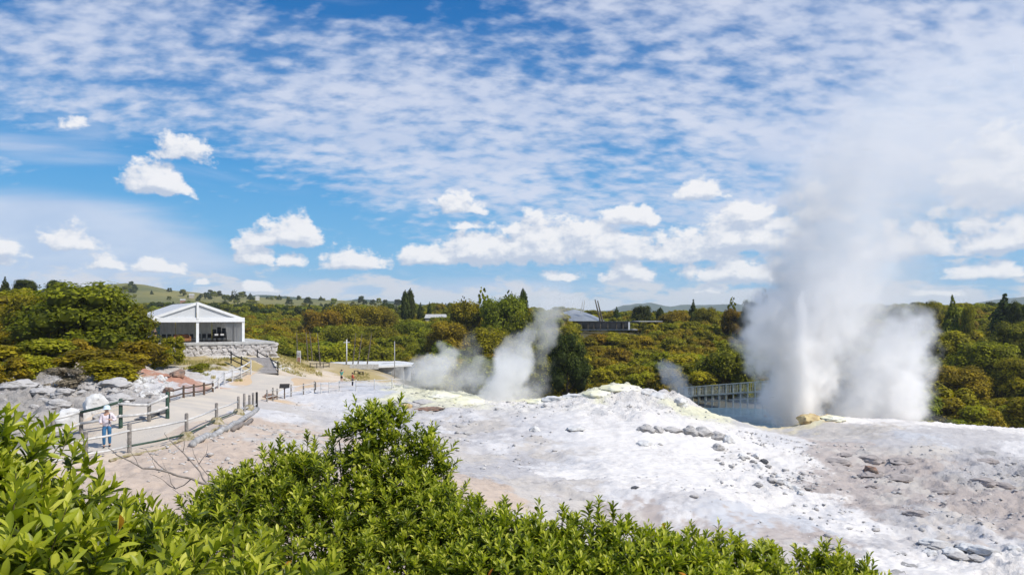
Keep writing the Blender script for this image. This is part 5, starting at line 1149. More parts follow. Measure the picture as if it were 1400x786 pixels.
# ------------------------------------------------------------------ people
def skin_obj(name, verts, edges, rad, mt, parent, sub=1, root=0):
    me = bpy.data.meshes.new(name); me.from_pydata(verts, edges, []); o = link(name, me, parent, mt)
    md = o.modifiers.new('skin', 'SKIN'); md.use_smooth_shade = True
    for i, r in enumerate(rad):
        sv = me.skin_vertices[0].data[i]; sv.radius = (r, r) if not hasattr(r, '__len__') else r; sv.use_root = (i == root)
    sb_ = o.modifiers.new('sub', 'SUBSURF'); sb_.levels = sub; sb_.render_levels = sub
    return o
M['skin'] = mat('skin', (.50,.30,.21), .6, .05, 3)
def person(loc, rz, label, h=1.65, arms='relaxed', legs='stand', top=(.7,.7,.75), bottom=(.05,.12,.25), hat=None, hair=(.05,.03,.02), long_shirt=False, short=False, strap=False, shoe=(.02,.02,.025)):
    k = h/1.70; t = empty('person', loc, rz, label, 'person')
    sh = 1.38; hipz = .90; st_ = .10
    J = {'pelvis': (0,0,.94), 'waist': (0,0,1.08), 'chest': (0,.0,1.26), 'neck0': (0,0,1.42), 'neck': (0,-.015,1.49), 'skull': (0,-.02,1.60), 'crown': (0,-.01,1.68)}
    if arms == 'face':   ar = {s: [(s*.17,0,sh), (s*.27,-.05,1.12), (s*.13,-.24,1.28), (s*.09,-.30,1.34)] for s in (-1, 1)}
    elif arms == 'up':   ar = {s: [(s*.17,0,sh), (s*.42,-.10,1.42), (s*.22,-.26,1.60), (s*.12,-.30,1.66)] for s in (-1, 1)}
    elif arms == 'hip':  ar = {-1: [(-.17,0,sh), (-.24,-.02,1.10), (-.20,-.22,1.02), (-.17,-.30,1.04)], 1: [(.17,0,sh), (.34,-.02,1.12), (.17,-.20,1.16), (.06,-.26,1.20)]}
    else: ar = {s: [(s*.17,0,sh), (s*.22,.01,1.10), (s*.24,-.05,.86), (s*.24,-.07,.78)] for s in (-1, 1)}
    if legs == 'step': lg = {-1: [(-.09,0,.90), (-.10,-.07,.50), (-.10,.04,.08), (-.10,-.12,.04)], 1: [(.09,0,.90), (.10,.02,.50), (.10,.12,.10), (.11,-.02,.05)]}
    else: lg = {s: [(s*.09,0,.90), (s*(.10),-.01,.50), (s*.10,.02,.09), (s*.11,-.11,.04)] for s in (-1, 1)}
    if legs == 'sit': 
        for key in J: J[key] = (J[key][0], J[key][1]+.0, J[key][2]-.42)
        ar = {s: [(a, b, c-.42) for a, b, c in ar[s]] for s in ar}; lg = {s: [(s*.10,0,.50), (s*.12,-.40,.48), (s*.12,-.42,.08), (s*.12,-.54,.04)] for s in (-1, 1)}; sh -= .42
    V = []; E_ = []; R = []
    def ch(pts, rad, start=None):
        pr = start
        for p_, r_ in zip(pts, rad):
            V.append(tuple(c_*k for c_ in p_)); R.append(tuple(x*k for x in r_) if hasattr(r_, '__len__') else r_*k)
            if pr is not None: E_.append((pr, len(V)-1))
            pr = len(V)-1
        return pr
    ch([J[n] for n in ('pelvis','waist','chest','neck0','neck','skull','crown')], [(.14,.10),(.12,.09),(.15,.10),(.07,.06),(.055,.055),(.085,.10),(.06,.07)])
    for s in (-1, 1):
        w_ = ch(ar[s], [.055,.042,.030,(.036,.018)], 3)
        a_, b_ = Vector(ar[s][2]), Vector(ar[s][3]); d = (b_-a_).normalized(); sd_ = d.cross(Vector((0,1,0)) if abs(d.z) > .7 else Vector((0,0,1))).normalized()
        for fi in range(4):
            q0 = b_+sd_*(fi-1.5)*.019+d*.02; q1 = q0+d*(.04+.006*(fi in (1, 2)))+Vector((0,-.004,-.004)); q2 = q1+d*.03+Vector((0,-.012,-.012)); ch([q0, q1, q2], [.009,.008,.007], w_)
        q0 = b_-sd_*.035*s; ch([q0, q0+d*.03-sd_*.02*s], [.010,.009], w_)
    for s in (-1, 1): ch(lg[s], [.085,.055,.040,.035], 0)
    skin_obj('body', V, E_, R, M['skin'], t)
    tm = mat('shirt_cloth', top, .8, .08, 9, .3, 20); bmm = mat('trouser_cloth', bottom, .85, .12, 9, .3, 20)
    V = []; E_ = []; R = []
    lo = (0,0,J['pelvis'][2]-(.12 if long_shirt else 0))
    ch([lo, J['waist'], J['chest'], (0,0,J['neck0'][2]-.03)], [(.21,.16) if long_shirt else (.16,.12), (.17,.125) if long_shirt else (.145,.11), (.18,.13), (.085,.07)])
    for s in (-1, 1):
        A = [Vector(p_) for p_ in ar[s]]; e = [A[0], A[1]]; r_ = [.078,.062]
        if not short or True: 
            if short: e = [A[0], A[0].lerp(A[1], .6)]; r_ = [.075,.065]
            else: e += [A[1].lerp(A[2], .9)]; r_ += [.055]
        ch(e, r_, 2)
    skin_obj('shirt', V, E_, R, tm, t, root=0)
    V = []; E_ = []; R = []
    ch([(0,0,J['pelvis'][2]+.04), (0,0,J['pelvis'][2]-.03)], [(.15,.115),(.155,.12)])
    for s in (-1, 1):
        A = [Vector(p_) for p_ in lg[s]]
        if short and legs != 'sit': ch([A[0], A[0].lerp(A[1], .75)], [.10,.085], 1)
        else: ch([A[0], A[1], A[1].lerp(A[2], .96)], [.10,.075,.058], 1)
    skin_obj('trousers', V, E_, R, bmm, t, root=0)
    sm_ = mat('shoe', shoe, .6, .1, 5)
    for s in (-1, 1):
        A = Vector(lg[s][2]); B = Vector(lg[s][3]); V = []; E_ = []; R = []; ch([A+Vector((0,.05,-.035)), A+Vector((0,-.03,-.03)), B+Vector((0,-.05,-.0))], [(.045,.04),(.048,.045),(.042,.03)]); skin_obj('shoe', V, E_, R, sm_, t)
    sk = Vector(J['skull'])*k
    hm = mat('hair_colour', hair, .7, .2, 20)
    mb = MB(); prof = [(.102,-.03),(.112,.02),(.106,.065),(.075,.105),(.03,.12)]; mb.lathe(sk+Vector((0,.018,0)), [(r*k, z*k) for r, z in prof], 14); mb.obj('hair', hm, t, True)
    for s in (-1, 1):
        mb = MB(); mb.lathe(sk+Vector((s*.033*k,-.098*k,.005)), [(.004*k,-.009*k),(.011*k,0),(.004*k,.009*k)], 8); mb.obj('eye', M['dark'], t)
        mb = MB(); mb.lathe(sk+Vector((s*.092*k,-.005,-.02*k)), [(.006*k,-.03*k),(.016*k,0),(.006*k,.03*k)], 8); mb.obj('ear', M['skin'], t, True)
    mb = MB(); mb.lathe(sk+Vector((0,-.105*k,-.045*k)), [(.014*k,0),(.010*k,.02*k),(.004*k,.045*k)], 8); mb.obj('nose', M['skin'], t, True)
    mb = MB(); mb.box(sk+Vector((0,-.094*k,-.066*k)), (.045*k,.012*k,.010*k)); mb.obj('mouth', mat('lips', (.35,.13,.11), .5, .05), t)
    if hat:
        mb = MB(); mb.lathe(sk+Vector((0,0,.025*k)), [(r*k, z*k) for r, z in [(.175,-.035),(.17,-.025),(.122,.0),(.118,.05),(.108,.095),(.06,.125),(.01,.13)]], 18); mb.obj('sun_hat', mat('sun_hat_cloth', hat, .8, .06, 8), t, True)
    if strap:
        mb = MB(); mb.tube([Vector(q_)*k for q_ in ((.10,-.16,.98),(.12,-.165,1.16),(.12,-.13,1.34),(.11,.0,1.43),(.11,.12,1.34))], .018, 6); mb.obj('backpack_strap', M['dark'], t)
        mb = MB(); mb.box(Vector((.02,.21,1.20))*k, (.26*k,.13*k,.36*k)); mb.obj('backpack', mat('backpack_cloth', (.25,.25,.28), .8, .1), t, bevel=.03)
    return t
p = hit(146, 612); p.z = ground(p.x, p.y)+.02; 
if seg_dist(np.array([p.x]), np.array([p.y]), PATH)[0] > 2.0: pass
person(p, .45, 'visitor in pale blue sun hat, loose pinkish shirt and blue jeans on the path', (613-557)/FOC*p.y, 'hip', 'step', (.74,.66,.70), (.05,.17,.33), hat=(.62,.74,.80), long_shirt=True, strap=True)
p = at(467, 524, 88); p.z = ground(p.x, p.y); person(p, 2.6, 'person in a teal shirt and black shorts raising both arms on the bare flat', 1.68, 'up', 'stand', (.10,.42,.36), (.02,.02,.02), short=True, hair=(.08,.04,.02))
p = hit(482, 528); person(p, 2.2, 'small person in an orange-red top beside the one in teal', 1.22, 'hip', 'stand', (.60,.12,.06), (.03,.03,.05), short=False, hair=(.05,.03,.02))
p = inpav(-4.5, -.7); person(p, .5, 'person in dark clothes with light hair standing at the left corner of the pavilion', 1.65, 'face', 'stand', (.02,.02,.025), (.03,.03,.035), hair=(.35,.25,.14))

# dead branches reaching in from the lower left
def dead_branch():
    rg = random.Random(12); mb = MB(); D0 = 11.0; base = at(292, 668, D0)
    root = empty('dead_branch', base, 0, 'bare grey dead branches sprawling in front of the near fence', 'dead branch')
    def br(pts, r0):
        mb = MB(); P_ = [at(a, b, D0+d)-base for a, b, d in pts]; P2 = []
        for i in range(len(P_)-1):
            P2.append(P_[i]); P2.append((P_[i]+P_[i+1])/2+Vector((rg.uniform(-.03, .03), 0, rg.uniform(-.03, .03))))
        P2.append(P_[-1]); mb.tube(P2, [r0*(1-.75*i/(len(P2)-1)) for i in range(len(P2))], 6); mb.obj('branch', M['twig'], root, True)
    br([(292,680,0),(284,662,0),(262,654,-.2),(230,645,-.4),(195,640,-.5),(160,622,-.6),(148,612,-.6)], .022)
    br([(284,662,0),(274,645,.2),(250,618,.3),(228,597,.4),(226,590,.4)], .014)
    br([(288,676,0),(285,650,.2),(272,634,.2),(263,612,.3)], .012); br([(230,645,-.4),(205,622,-.3),(190,612,-.3)], .008)
    br([(195,640,-.5),(186,628,-.5),(172,600,-.5)], .007); br([(262,654,-.2),(240,668,-.2),(222,655,-.3),(205,648,-.3)], .009)
    br([(290,686,0),(276,684,0),(255,676,0),(236,668,0)], .012); br([(250,618,.3),(252,604,.3),(246,596,.3)], .006); br([(272,634,.2),(282,620,.2),(284,606,.2)], .006)
    br([(240,668,-.2),(232,650,-.2),(221,628,-.2)], .006); br([(292,676,0),(286,690,0),(290,720,.2),(300,760,.3)], .024); br([(276,684,0),(278,664,0)], .005); br([(215,643,-.4),(208,630,-.4),(214,616,-.4)], .005)
dead_branch()
# ------------------------------------------------------------------ foreground shrubs, leaf by leaf
FL = leaf_material('glossy_leaf', [(.030,.050,.007),(.17,.215,.013),(.41,.44,.032),(.68,.65,.11)], .40, .40, .3, hue=.006, val=.12)
FLY = leaf_material('turned_leaf', [(.55,.42,.05),(.62,.30,.04),(.55,.10,.03)], .3, .5, hue=.01, val=.1)
def leaf_mesh(seed, asp):
    """one folded, slightly curved elliptic leaf of unit length along +X, 10 quads"""
    rng = random.Random(seed); n = 6; V = []; bend = rng.uniform(.05, .30); fold = rng.uniform(.10, .30); tw = rng.uniform(-.25, .25)
    for i in range(n):
        t = i/(n-1); w = asp*.5*(math.sin(PI*min(1, t*.93+.03)**1.25))**.8; 
        if i == 0: w = .012
        if i == n-1: w = .004
        z = -bend*t*t; a = tw*t
        for s in (-1, 0, 1):
            y = s*w; zz = z+abs(s)*w*fold*2; V.append((t, y*math.cos(a)-zz*math.sin(a)*0, zz+y*math.sin(a)))
    F = []
    for i in range(n-1):
        for j in range(2): F.append((i*3+j, i*3+j+1, (i+1)*3+j+1, (i+1)*3+j))
    return np.array(V), np.array(F)
LV = [leaf_mesh(i, .27+.03*(i % 4)) for i in range(8)]
TN = 6                                           # tint levels, dark to pale
LME = {}
def leaf_data(v, t, yellow=False):
    key = (v, t, yellow)
    if key not in LME:
        V, F = LV[v]; me = mesh_np('leaf', V, F, True, FLY if yellow else FL)
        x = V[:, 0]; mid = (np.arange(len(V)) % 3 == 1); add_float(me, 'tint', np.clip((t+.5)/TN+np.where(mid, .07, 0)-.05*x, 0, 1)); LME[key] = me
    return LME[key]
def shrub(name, lobes, nsprig, leaf_len, seed, label, root_at, stems=10, upright=.8, lpx=11, gap=None, extra=()):
    """lobes: (px, py, D, rx px, ry px, depth m) read off the photograph"""
    rng = np.random.default_rng(seed); rg = random.Random(seed); L = []
    for px, py, D, rx, ry, dz in lobes:
        c = at(px, py, D); L.append((np.array(c), np.array([rx/FOC*D, dz, ry/FOC*D])))
    area = np.array([l[1][0]*l[1][2]+l[1][1]*(l[1][0]+l[1][2])*.5 for l in L]); P = area/area.sum()
    mats = []; info = []; axes = []
    root = empty(name, root_at, 0, label, 'shrub'); o = np.array(root_at)
    def sprig(base, ax, ln, n, sz, tip):
        ax = ax/np.linalg.norm(ax); e1 = np.cross(ax, [.3,.1,.9]); e1 /= np.linalg.norm(e1); e2 = np.cross(ax, e1); ph = rng.uniform(0, 6.28)
        for i in range(n):
            f = i/(n-1); a = ph+i*2.4; rad = e1*math.cos(a)+e2*math.sin(a)
            op = math.radians(68-46*f+rng.normal(0, 9)); d = ax*math.cos(op)+rad*math.sin(op); d = d+np.array([0,0,.10]); d /= np.linalg.norm(d)
            up_ = ax-d*np.dot(ax, d); up_ = up_+rng.normal(size=3)*.16; up_ -= d*np.dot(up_, d); up_ /= np.linalg.norm(up_); y = np.cross(up_, d)
            s = sz*(.62+.5*math.sin(PI*min(1, f*.8+.22)))*rng.uniform(.82, 1.15)
            R = np.eye(4); R[:3, 0] = d*s; R[:3, 1] = y*s; R[:3, 2] = up_*s; R[:3, 3] = base+ax*ln*f
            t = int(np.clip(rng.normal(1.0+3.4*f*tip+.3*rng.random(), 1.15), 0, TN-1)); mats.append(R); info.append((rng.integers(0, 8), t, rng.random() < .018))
        axes.append((base, base+ax*ln))
    for i in range(nsprig):
        c, r = L[rng.choice(len(L), p=P)]; d = rng.normal(size=3); d /= np.linalg.norm(d)
        d[1] = -abs(d[1])*1.0 if rng.random() < .78 else d[1]; d[2] = abs(d[2]) if rng.random() < .8 else d[2]*.6
        k = rng.choice([1.0, .93, .84, .70, .5], p=[.36, .22, .18, .14, .10]); p = c+d*r*k*rng.uniform(.94, 1.05)
        inside = max(1-np.sqrt((((p-cc)/rr_)**2).sum()) for cc, rr_ in L)
        if inside > .6: continue
        nrm = d/r; nrm /= np.linalg.norm(nrm); ax = nrm*.75+np.array([0,0,upright])+rng.normal(size=3)*.30
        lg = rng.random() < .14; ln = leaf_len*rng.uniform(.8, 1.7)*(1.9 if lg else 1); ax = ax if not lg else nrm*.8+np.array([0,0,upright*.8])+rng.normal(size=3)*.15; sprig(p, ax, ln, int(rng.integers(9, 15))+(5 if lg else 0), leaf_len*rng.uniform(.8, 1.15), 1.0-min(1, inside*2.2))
    for px, py, D, tall, n in extra:
        p = np.array(at(px, py, D)); hgt = tall/FOC*D
        for kk in range(n): sprig(p+np.array([0,0,hgt*kk/n]), np.array([rng.normal()*.12, rng.normal()*.1, 1]), hgt/n*1.5, 10, leaf_len*(1.0-.2*kk/n), .8)
    mats = np.array(mats); n = len(mats); lv = np.array([i_[0] for i_ in info])
    # which leaves show: look from the eye at each leaf, past all others
    AV = []; AF = []; off = 0; TT = []; own = []
    for v in range(8):
        idx_ = np.where(lv == v)[0]
        if len(idx_) == 0: continue
        V, F = LV[v]; Vh = np.hstack([V, np.ones((len(V), 1))]); W_ = np.einsum('nij,vj->nvi', mats[idx_], Vh)[:, :, :3]
        for q_, ii in enumerate(idx_): own.append(ii)
        AV.append(W_.reshape(-1, 3)); AF.append((F[None]+(np.arange(len(idx_))*len(V))[:, None, None]).reshape(-1, 4)+off); off += len(idx_)*len(V)
        mid = (np.arange(len(V)) % 3 == 1)
        TT.append((((np.array([info[i][1] for i in idx_])+.5)/TN)[:, None]+np.where(mid, .07, 0)[None]-.05*V[:, 0][None]).ravel())
    AVc = np.vstack(AV); AFc = np.vstack(AF); own = np.array(own); nv, nf_ = len(LV[0][0]), len(LV[0][1])
    bvh = BVHTree.FromPolygons(AVc.tolist(), AFc.tolist()); eye = Vector((0, 0, CAMZ)); score = np.zeros(n)
    ctr = mats[:, :3, 3]+mats[:, :3, 0]*.5; dist = np.linalg.norm(ctr-np.array(eye), axis=1); leng = np.linalg.norm(mats[:, :3, 0], axis=1)
    facing = np.abs(np.einsum('ni,ni->n', mats[:, :3, 2]/leng[:, None], (ctr-np.array(eye))/dist[:, None])); size = leng/dist*(.3+facing)
    inv = {ii: q_ for q_, ii in enumerate(own)}
    for ii in np.argsort(-size)[:3500]:
        c = ctr[ii]; sx_ = c[0]/c[1]*FOC+700; sy_ = HOR-(c[2]-CAMZ)/c[1]*FOC
        if not (-10 < sx_ < 1410 and sy_ < 800): continue
        d = Vector(c)-eye; h_ = bvh.ray_cast(eye, d.normalized(), d.length+.05)
        if h_[0] is not None and own[h_[2]//nf_] == ii: score[ii] = size[ii]
    top = [ii for ii in np.argsort(-score)[:298] if score[ii] > 0]; tops = set(top)
    for ii in top:
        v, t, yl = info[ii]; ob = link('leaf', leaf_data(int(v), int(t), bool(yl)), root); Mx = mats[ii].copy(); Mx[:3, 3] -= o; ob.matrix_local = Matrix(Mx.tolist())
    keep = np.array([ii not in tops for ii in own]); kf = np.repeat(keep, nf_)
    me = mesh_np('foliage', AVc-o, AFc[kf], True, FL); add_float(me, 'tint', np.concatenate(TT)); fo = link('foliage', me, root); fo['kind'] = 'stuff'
    # limbs from the root to the lobes, twigs to the sprigs
    ro = Vector(root_at)
    for i in range(stems):
        c, r = L[i % len(L)]; tgt = Vector(c)+Vector((rg.uniform(-.5, .5)*r[0], rg.uniform(-.3, .5)*r[1], rg.uniform(-.2, .6)*r[2])); mid_ = ro.lerp(tgt, .5)+Vector((rg.uniform(-.1, .1), rg.uniform(0, .15), -.08))
        mb = MB(); s0 = leaf_len*.24; mb.tube([Vector((0,0,-.2)), (ro.lerp(mid_, .5)-ro)+Vector((rg.uniform(-.05,.05),0,0)), mid_-ro, tgt-ro], [s0*1.6, s0*1.2, s0*.9, s0*.35], 7); mb.obj('branch', M['trunk'], root, True)
    mb = MB()
    for b, e in axes[::2]:
        b = Vector(b); e = Vector(e); best = min((Vector(c) for c, r in L), key=lambda c: (c-b).length); s_ = b.lerp(best, .45); mb.tube([s_-ro, b-ro, e-ro], [leaf_len*.055, leaf_len*.04, leaf_len*.02], 4, cap=False)
    tw = mb.obj('twigs', mat('green_brown_twig', (.14,.12,.05), .8, .2, 20), root, True); tw['kind'] = 'stuff'
    return root
def gz_at(px, py, D):
    p = at(px, py, D); return (p.x, p.y, ground(p.x, p.y))
shrub('leafy_shrub', [(-60,765,2.5,160,175,.5),(5,752,2.5,90,130,.45),(66,785,2.5,80,112,.45),(150,805,2.6,90,98,.45),(235,812,2.8,90,88,.5),(320,830,3.0,90,76,.5),(0,840,1.9,170,120,.3),(170,865,2.1,140,90,.3),(-100,690,3.0,110,95,.4),(370,840,2.3,70,56,.2)],
      1500, .066, 3, 'large bright green leafy shrub filling the lower left corner', gz_at(120, 780, 2.9), 16, .7)
shrub('leafy_shrub', [(375,700,4.6,82,72,.5),(330,715,4.8,56,58,.4),(450,690,4.5,90,64,.5),(440,750,4.2,110,70,.5),(540,720,4.5,100,80,.5),(540,640,4.6,44,40,.3),(560,690,4.5,50,50,.35),(590,640,4.6,24,30,.2),(575,610,4.6,26,22,.2),(505,590,4.6,26,24,.2),(535,585,4.7,22,24,.2),(475,600,4.6,18,16,.18),(500,630,4.6,26,22,.2),(468,640,4.7,16,16,.15),(600,665,4.5,18,26,.2),(600,745,4.2,80,66,.4),(530,790,4.0,120,60,.4),(270,745,4.6,60,54,.4),(420,655,4.8,30,24,.2)],
      2650, .048, 5, 'rounded green shrub with the tallest top in the centre foreground', gz_at(480, 780, 4.8), 18, .75,
      extra=[(515,575,4.6,24,3),(530,578,4.7,20,3),(498,580,4.6,18,3),(545,590,4.6,16,2),(470,600,4.6,16,2),(604,640,4.6,14,2),(455,615,4.7,14,2),(382,622,4.9,22,3),(372,628,4.9,16,2),(420,612,4.9,20,3),(432,618,4.8,16,2),(302,660,5.0,16,2),(312,668,5,14,2),(400,622,4.9,14,2),(455,610,4.8,16,2)])
shrub('leafy_shrub', [(690,772,3.9,80,62,.45),(640,768,4.0,60,56,.4),(760,782,3.9,90,60,.45),(840,785,3.8,85,58,.45),(910,790,3.8,76,52,.4),(720,810,3.6,140,60,.4),(870,820,3.6,140,60,.4)],
      1900, .048, 8, 'low upright green shrub across the bottom centre with spiky shoots', gz_at(780, 800, 4.2), 12, 1.35,
      extra=[(818,720,3.8,36,4),(838,716,3.8,22,3),(805,712,3.9,20,3),(770,712,3.9,18,3),(690,700,3.9,16,3),(655,696,4.0,16,3),(860,730,3.8,20,3),(905,748,3.8,20,3),(930,756,3.8,16,2),(848,735,3.7,24,3)])
shrub('leafy_shrub', [(975,790,4.0,56,50,.35),(1020,795,4.0,60,48,.35),(950,810,3.9,60,40,.3),(1110,812,4.1,70,44,.35),(1150,825,4.1,50,50,.3)],
      800, .048, 11, 'low green shrub at the bottom right with short upright shoots', gz_at(1040, 800, 4.4), 8, 1.4,
      extra=[(947,745,4.0,26,3),(985,752,4.0,20,3),(1010,755,4.0,20,3),(1040,762,4.0,18,3),(1062,774,4.1,14,2),(1090,770,4.1,20,3),(1130,766,4.1,24,3),(1118,775,4.1,18,2),(1165,780,4.1,14,2),(1180,788,4.1,10,2)])
# ------------------------------------------------------------------ steam: density grids made from puffs along a drifting path
def steam_material(name, dens, aniso=.05, col=(1.0,.992,.98)):
    m = bpy.data.materials.new(name); m.use_nodes = True; n = m.node_tree; n.nodes.clear()
    v = node(n, 'ShaderNodeVolumePrincipled'); v.inputs['Color'].default_value = (*col, 1); v.inputs['Density'].default_value = dens; v.inputs['Anisotropy'].default_value = aniso
    o = node(n, 'ShaderNodeOutputMaterial'); n.links.new(v.outputs[0], o.inputs['Volume']); return m
PATHS = bpy.data.collections.new('steam_paths')
def steam(name, paths, vox, label, dens=1.0, nscale=.5, warp=1.0, cat='steam', seed=0.0, soft=.42, stretch=1.0):
    """paths: lists of (px, py, D, radius px, density)"""
    P_ = []; R_ = []; W_ = []
    for path in paths:
        pts = [np.array([*at(a, b, c), d/FOC*c, e]) for a, b, c, d, e in path]
        if len(pts) == 1: P_.append(pts[0][:3]); R_.append(pts[0][3]); W_.append(pts[0][4]); continue
        for i in range(len(pts)-1):
            p0 = pts[max(i-1, 0)]; a, b = pts[i], pts[i+1]; p3 = pts[min(i+2, len(pts)-1)]; k = 14
            for t in np.arange(k)/k:
                q_ = .5*((2*a)+(b-p0)*t+(2*p0-5*a+4*b-p3)*t*t+(3*a-p0-3*b+p3)*t**3); P_.append(q_[:3]); R_.append(max(q_[3], .05)); W_.append(max(q_[4], 0))
        P_.append(pts[-1][:3]); R_.append(pts[-1][3]); W_.append(pts[-1][4])
    P_ = np.array(P_); R_ = np.array(R_); lo = (P_-R_[:, None]*1.25-warp*.5).min(0); hi = (P_+R_[:, None]*1.25+warp*.5).max(0)
    o0 = P_[0]
    me = bpy.data.meshes.new(name+'_path'); me.from_pydata((P_-o0).tolist(), [], []); me.update(); add_float(me, 'rad', R_); add_float(me, 'den', W_)
    src = bpy.data.objects.new(name+'_path', me); PATHS.objects.link(src)
    vd = bpy.data.volumes.new(name); o = bpy.data.objects.new(name, vd); COL.objects.link(o); o.location = tuple(o0); gn = bpy.data.node_groups.new(name, 'GeometryNodeTree')
    gn.interface.new_socket('Geometry', in_out='INPUT', socket_type='NodeSocketGeometry'); gn.interface.new_socket('Geometry', in_out='OUTPUT', socket_type='NodeSocketGeometry')
    i_ = gn.nodes.new('GeometryNodeObjectInfo'); i_.inputs[0].default_value = src; i_.transform_space = 'ORIGINAL'; GEO = i_.outputs['Geometry']; o_ = gn.nodes.new('NodeGroupOutput'); vc = gn.nodes.new('GeometryNodeVolumeCube')
    lo = lo-o0; hi = hi-o0; vc.inputs['Min'].default_value = tuple(lo); vc.inputs['Max'].default_value = tuple(hi)
    for ax, nm in enumerate(('Resolution X', 'Resolution Y', 'Resolution Z')): vc.inputs[nm].default_value = int(min(260, max(8, (hi[ax]-lo[ax])/vox)))
    pos = gn.nodes.new('GeometryNodeInputPosition').outputs[0]
    psc = vm(gn, 'MULTIPLY', vm(gn, 'ADD', pos, (seed, seed*1.7, 0)), (1, 1, 1/stretch))
    w1 = ntex(gn, psc, nscale, 2, .5); w2 = ntex(gn, psc, nscale*2.9, 4, .6)
    off = vm(gn, 'ADD', vm(gn, 'SCALE', vm(gn, 'SUBTRACT', w1.outputs['Color'], (.5,.5,.5)), warp*1.7), vm(gn, 'SCALE', vm(gn, 'SUBTRACT', w2.outputs['Color'], (.5,.5,.5)), warp*1.0))
    wp_ = vm(gn, 'ADD', pos, off)
    sn = gn.nodes.new('GeometryNodeSampleNearest'); sn.domain = 'POINT'; gn.links.new(GEO, sn.inputs[0]); gn.links.new(wp_, sn.inputs['Sample Position'])
    def samp(val, ty):
        s = gn.nodes.new('GeometryNodeSampleIndex'); s.data_type = ty; s.domain = 'POINT'; gn.links.new(GEO, s.inputs[0]); gn.links.new(val, s.inputs['Value']); gn.links.new(sn.outputs[0], s.inputs['Index']); return s.outputs[0]
    def attr(nm):
        n = gn.nodes.new('GeometryNodeInputNamedAttribute'); n.data_type = 'FLOAT'; n.inputs[0].default_value = nm; return n.outputs[0]
    c = samp(gn.nodes.new('GeometryNodeInputPosition').outputs[0], 'FLOAT_VECTOR'); r = samp(attr('rad'), 'FLOAT'); dn = samp(attr('den'), 'FLOAT')
    q_ = ma(gn, 'DIVIDE', vm(gn, 'DISTANCE', wp_, c), r)
    f = sstep(gn, q_, 1.0, 1.0-soft, 0, 1)
    nb = ntex(gn, psc, nscale*2.2, 5, .62).outputs[0]
    f = ma(gn, 'MULTIPLY', f, sstep(gn, ma(gn, 'ADD', nb, ma(gn, 'MULTIPLY', f, .22)), .38, .72, .0, 1.25))
    gn.links.new(ma(gn, 'MULTIPLY', f, dn), vc.inputs['Density'])
    sm_ = gn.nodes.new('GeometryNodeSetMaterial'); mt = steam_material(name+'_vapour', dens); sm_.inputs['Material'].default_value = mt
    gn.links.new(vc.outputs[0], sm_.inputs[0]); gn.links.new(sm_.outputs[0], o_.inputs[0])
    vd.materials.append(mt)
    md = o.modifiers.new('steam', 'NODES'); md.node_group = gn
    return tag(o, label, cat)
GD = 66
steam('steam_plume', [[(1096,596,GD,32,1.1),(1090,560,GD,50,1.1),(1084,520,GD,68,1.1),(1078,480,GD,82,1.0),(1090,440,GD,90,.75),(1114,400,GD,96,.45),(1138,350,GD,102,.27),(1150,300,GD,108,.20),(1158,255,GD,112,.16),(1200,222,GD,140,.09),(1290,200,GD+1,180,.05),(1410,175,GD+2,200,.035)],
                      [(1056,430,GD,44,.8),(1040,462,GD,40,.8),(1046,500,GD,30,.5)], [(1110,270,GD,60,.2),(1150,235,GD,80,.14)]],
      .15, 'tall white geyser steam plume rising from the ochre sinter hump', 1.0, .46, 2.4, seed=3.1, soft=.6)
steam('steam_plume', [[(1120,590,GD+2,30,1.0),(1165,586,GD+2,44,1.1),(1206,566,GD+2,58,1.1),(1214,535,GD+2,62,1.05),(1222,500,GD+2,62,1.0),(1234,470,GD+2,54,.9),(1250,446,GD+2,36,.6)],
                      [(1165,565,GD+1,40,.9),(1172,535,GD+1,48,.5),(1172,480,GD+1,66,.34),(1185,420,GD+2,74,.2),(1225,360,GD+2,84,.08)]],
      .15, 'lower billowing steam cloud on the right side of the geyser', .8, .5, 2.3, seed=9.7, soft=.65)
steam('geyser_jet', [[(1098,588,GD-3.0,26,.7),(1097,540,GD-3.2,22,.9),(1096,490,GD-3.6,17,1.0),(1095,440,GD-4.0,11,.9),(1094,404,GD-4.2,6,.6)]],
      .08, 'narrow bright water column of the geyser inside the steam', 1.9, 1.3, .8, 'geyser', 5.5, .75, 4.0)
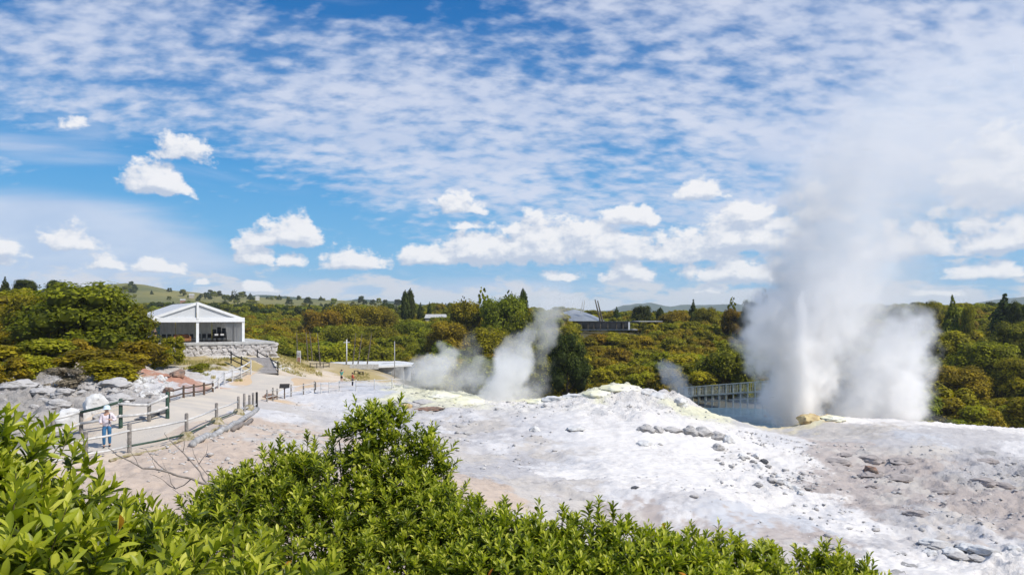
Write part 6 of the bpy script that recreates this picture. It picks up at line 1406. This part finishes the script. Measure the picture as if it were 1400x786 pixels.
steam('steam_plume', [[(668,568,62,18,.9),(680,548,62,36,1.1),(688,525,63,46,1.1),(700,500,63,40,1.0),(710,478,63,26,.7),(722,455,64,12,.4)], [(700,548,63,38,.6),(728,540,64,20,.4)], [(650,520,63,24,.5),(655,500,63,16,.3)]],
      .12, 'brightest steam column over the sulphur crust, tallest of the left vents', .55, .45, 1.5, seed=14)
steam('steam_plume', [[(550,540,66,22,.5),(575,522,67,32,.8),(600,505,67,32,.9),(612,486,67,22,.7),(606,474,67,10,.5)], [(620,520,67,26,.5),(640,492,68,20,.25),(642,468,68,12,.18),(640,455,68,6,.1)], [(540,532,68,14,.2),(620,548,66,30,.3)]],
      .13, 'low spreading steam bank beside the hut', .5, .45, 1.4, seed=21)
steam('steam_plume', [[(735,490,74,12,.2),(742,462,74,20,.26),(748,435,75,26,.26),(764,414,75,26,.20),(790,416,76,18,.12),(760,400,76,30,.05)], [(735,520,67,24,.08),(745,500,68,20,.07)]],
      .16, 'faint grey steam wisp drifting in front of the dark round tree', .8, .42, 1.7, seed=33)
steam('steam_plume', [[(938,556,70,8,.5),(936,540,70,12,.5),(926,522,71,18,.45),(914,508,71,16,.5),(903,498,71,9,.4)], [(938,552,70,9,.4),(946,532,70,6,.3)]],
      .10, 'small curling steam wisp in front of the low scrub left of the boardwalk', .9, .7, .9, seed=44)
steam('steam_plume', [[(975,560,73,22,.10),(1010,562,73,30,.16),(1045,560,73,26,.22),(1060,540,72,20,.12)], [(985,545,74,14,.08)]],
      .14, 'thin bluish vapour hanging over the hot pool', .8, .5, 1.2, seed=51)
steam('steam_plume', [[(1240,580,70,20,.14),(1265,578,70,18,.08),(1300,582,70,12,.03)]], .14, 'thin ground mist right of the geyser steam', .8, .5, 1.0, seed=61)

# ------------------------------------------------------------------ air
HAZE = 0.00011
if HAZE:
    hv = bpy.data.materials.new('air'); hv.use_nodes = True; n = hv.node_tree; n.nodes.clear()
    v = node(n, 'ShaderNodeVolumePrincipled'); v.inputs['Color'].default_value = (.80,.90,1,1); v.inputs['Density'].default_value = HAZE; v.inputs['Anisotropy'].default_value = .0
    oo = node(n, 'ShaderNodeOutputMaterial'); n.links.new(v.outputs[0], oo.inputs['Volume'])
    mb = MB(); mb.box((0,3050,58), (14000,6500,134)); h_ = mb.obj('haze', hv); tag(h_, kind='stuff')
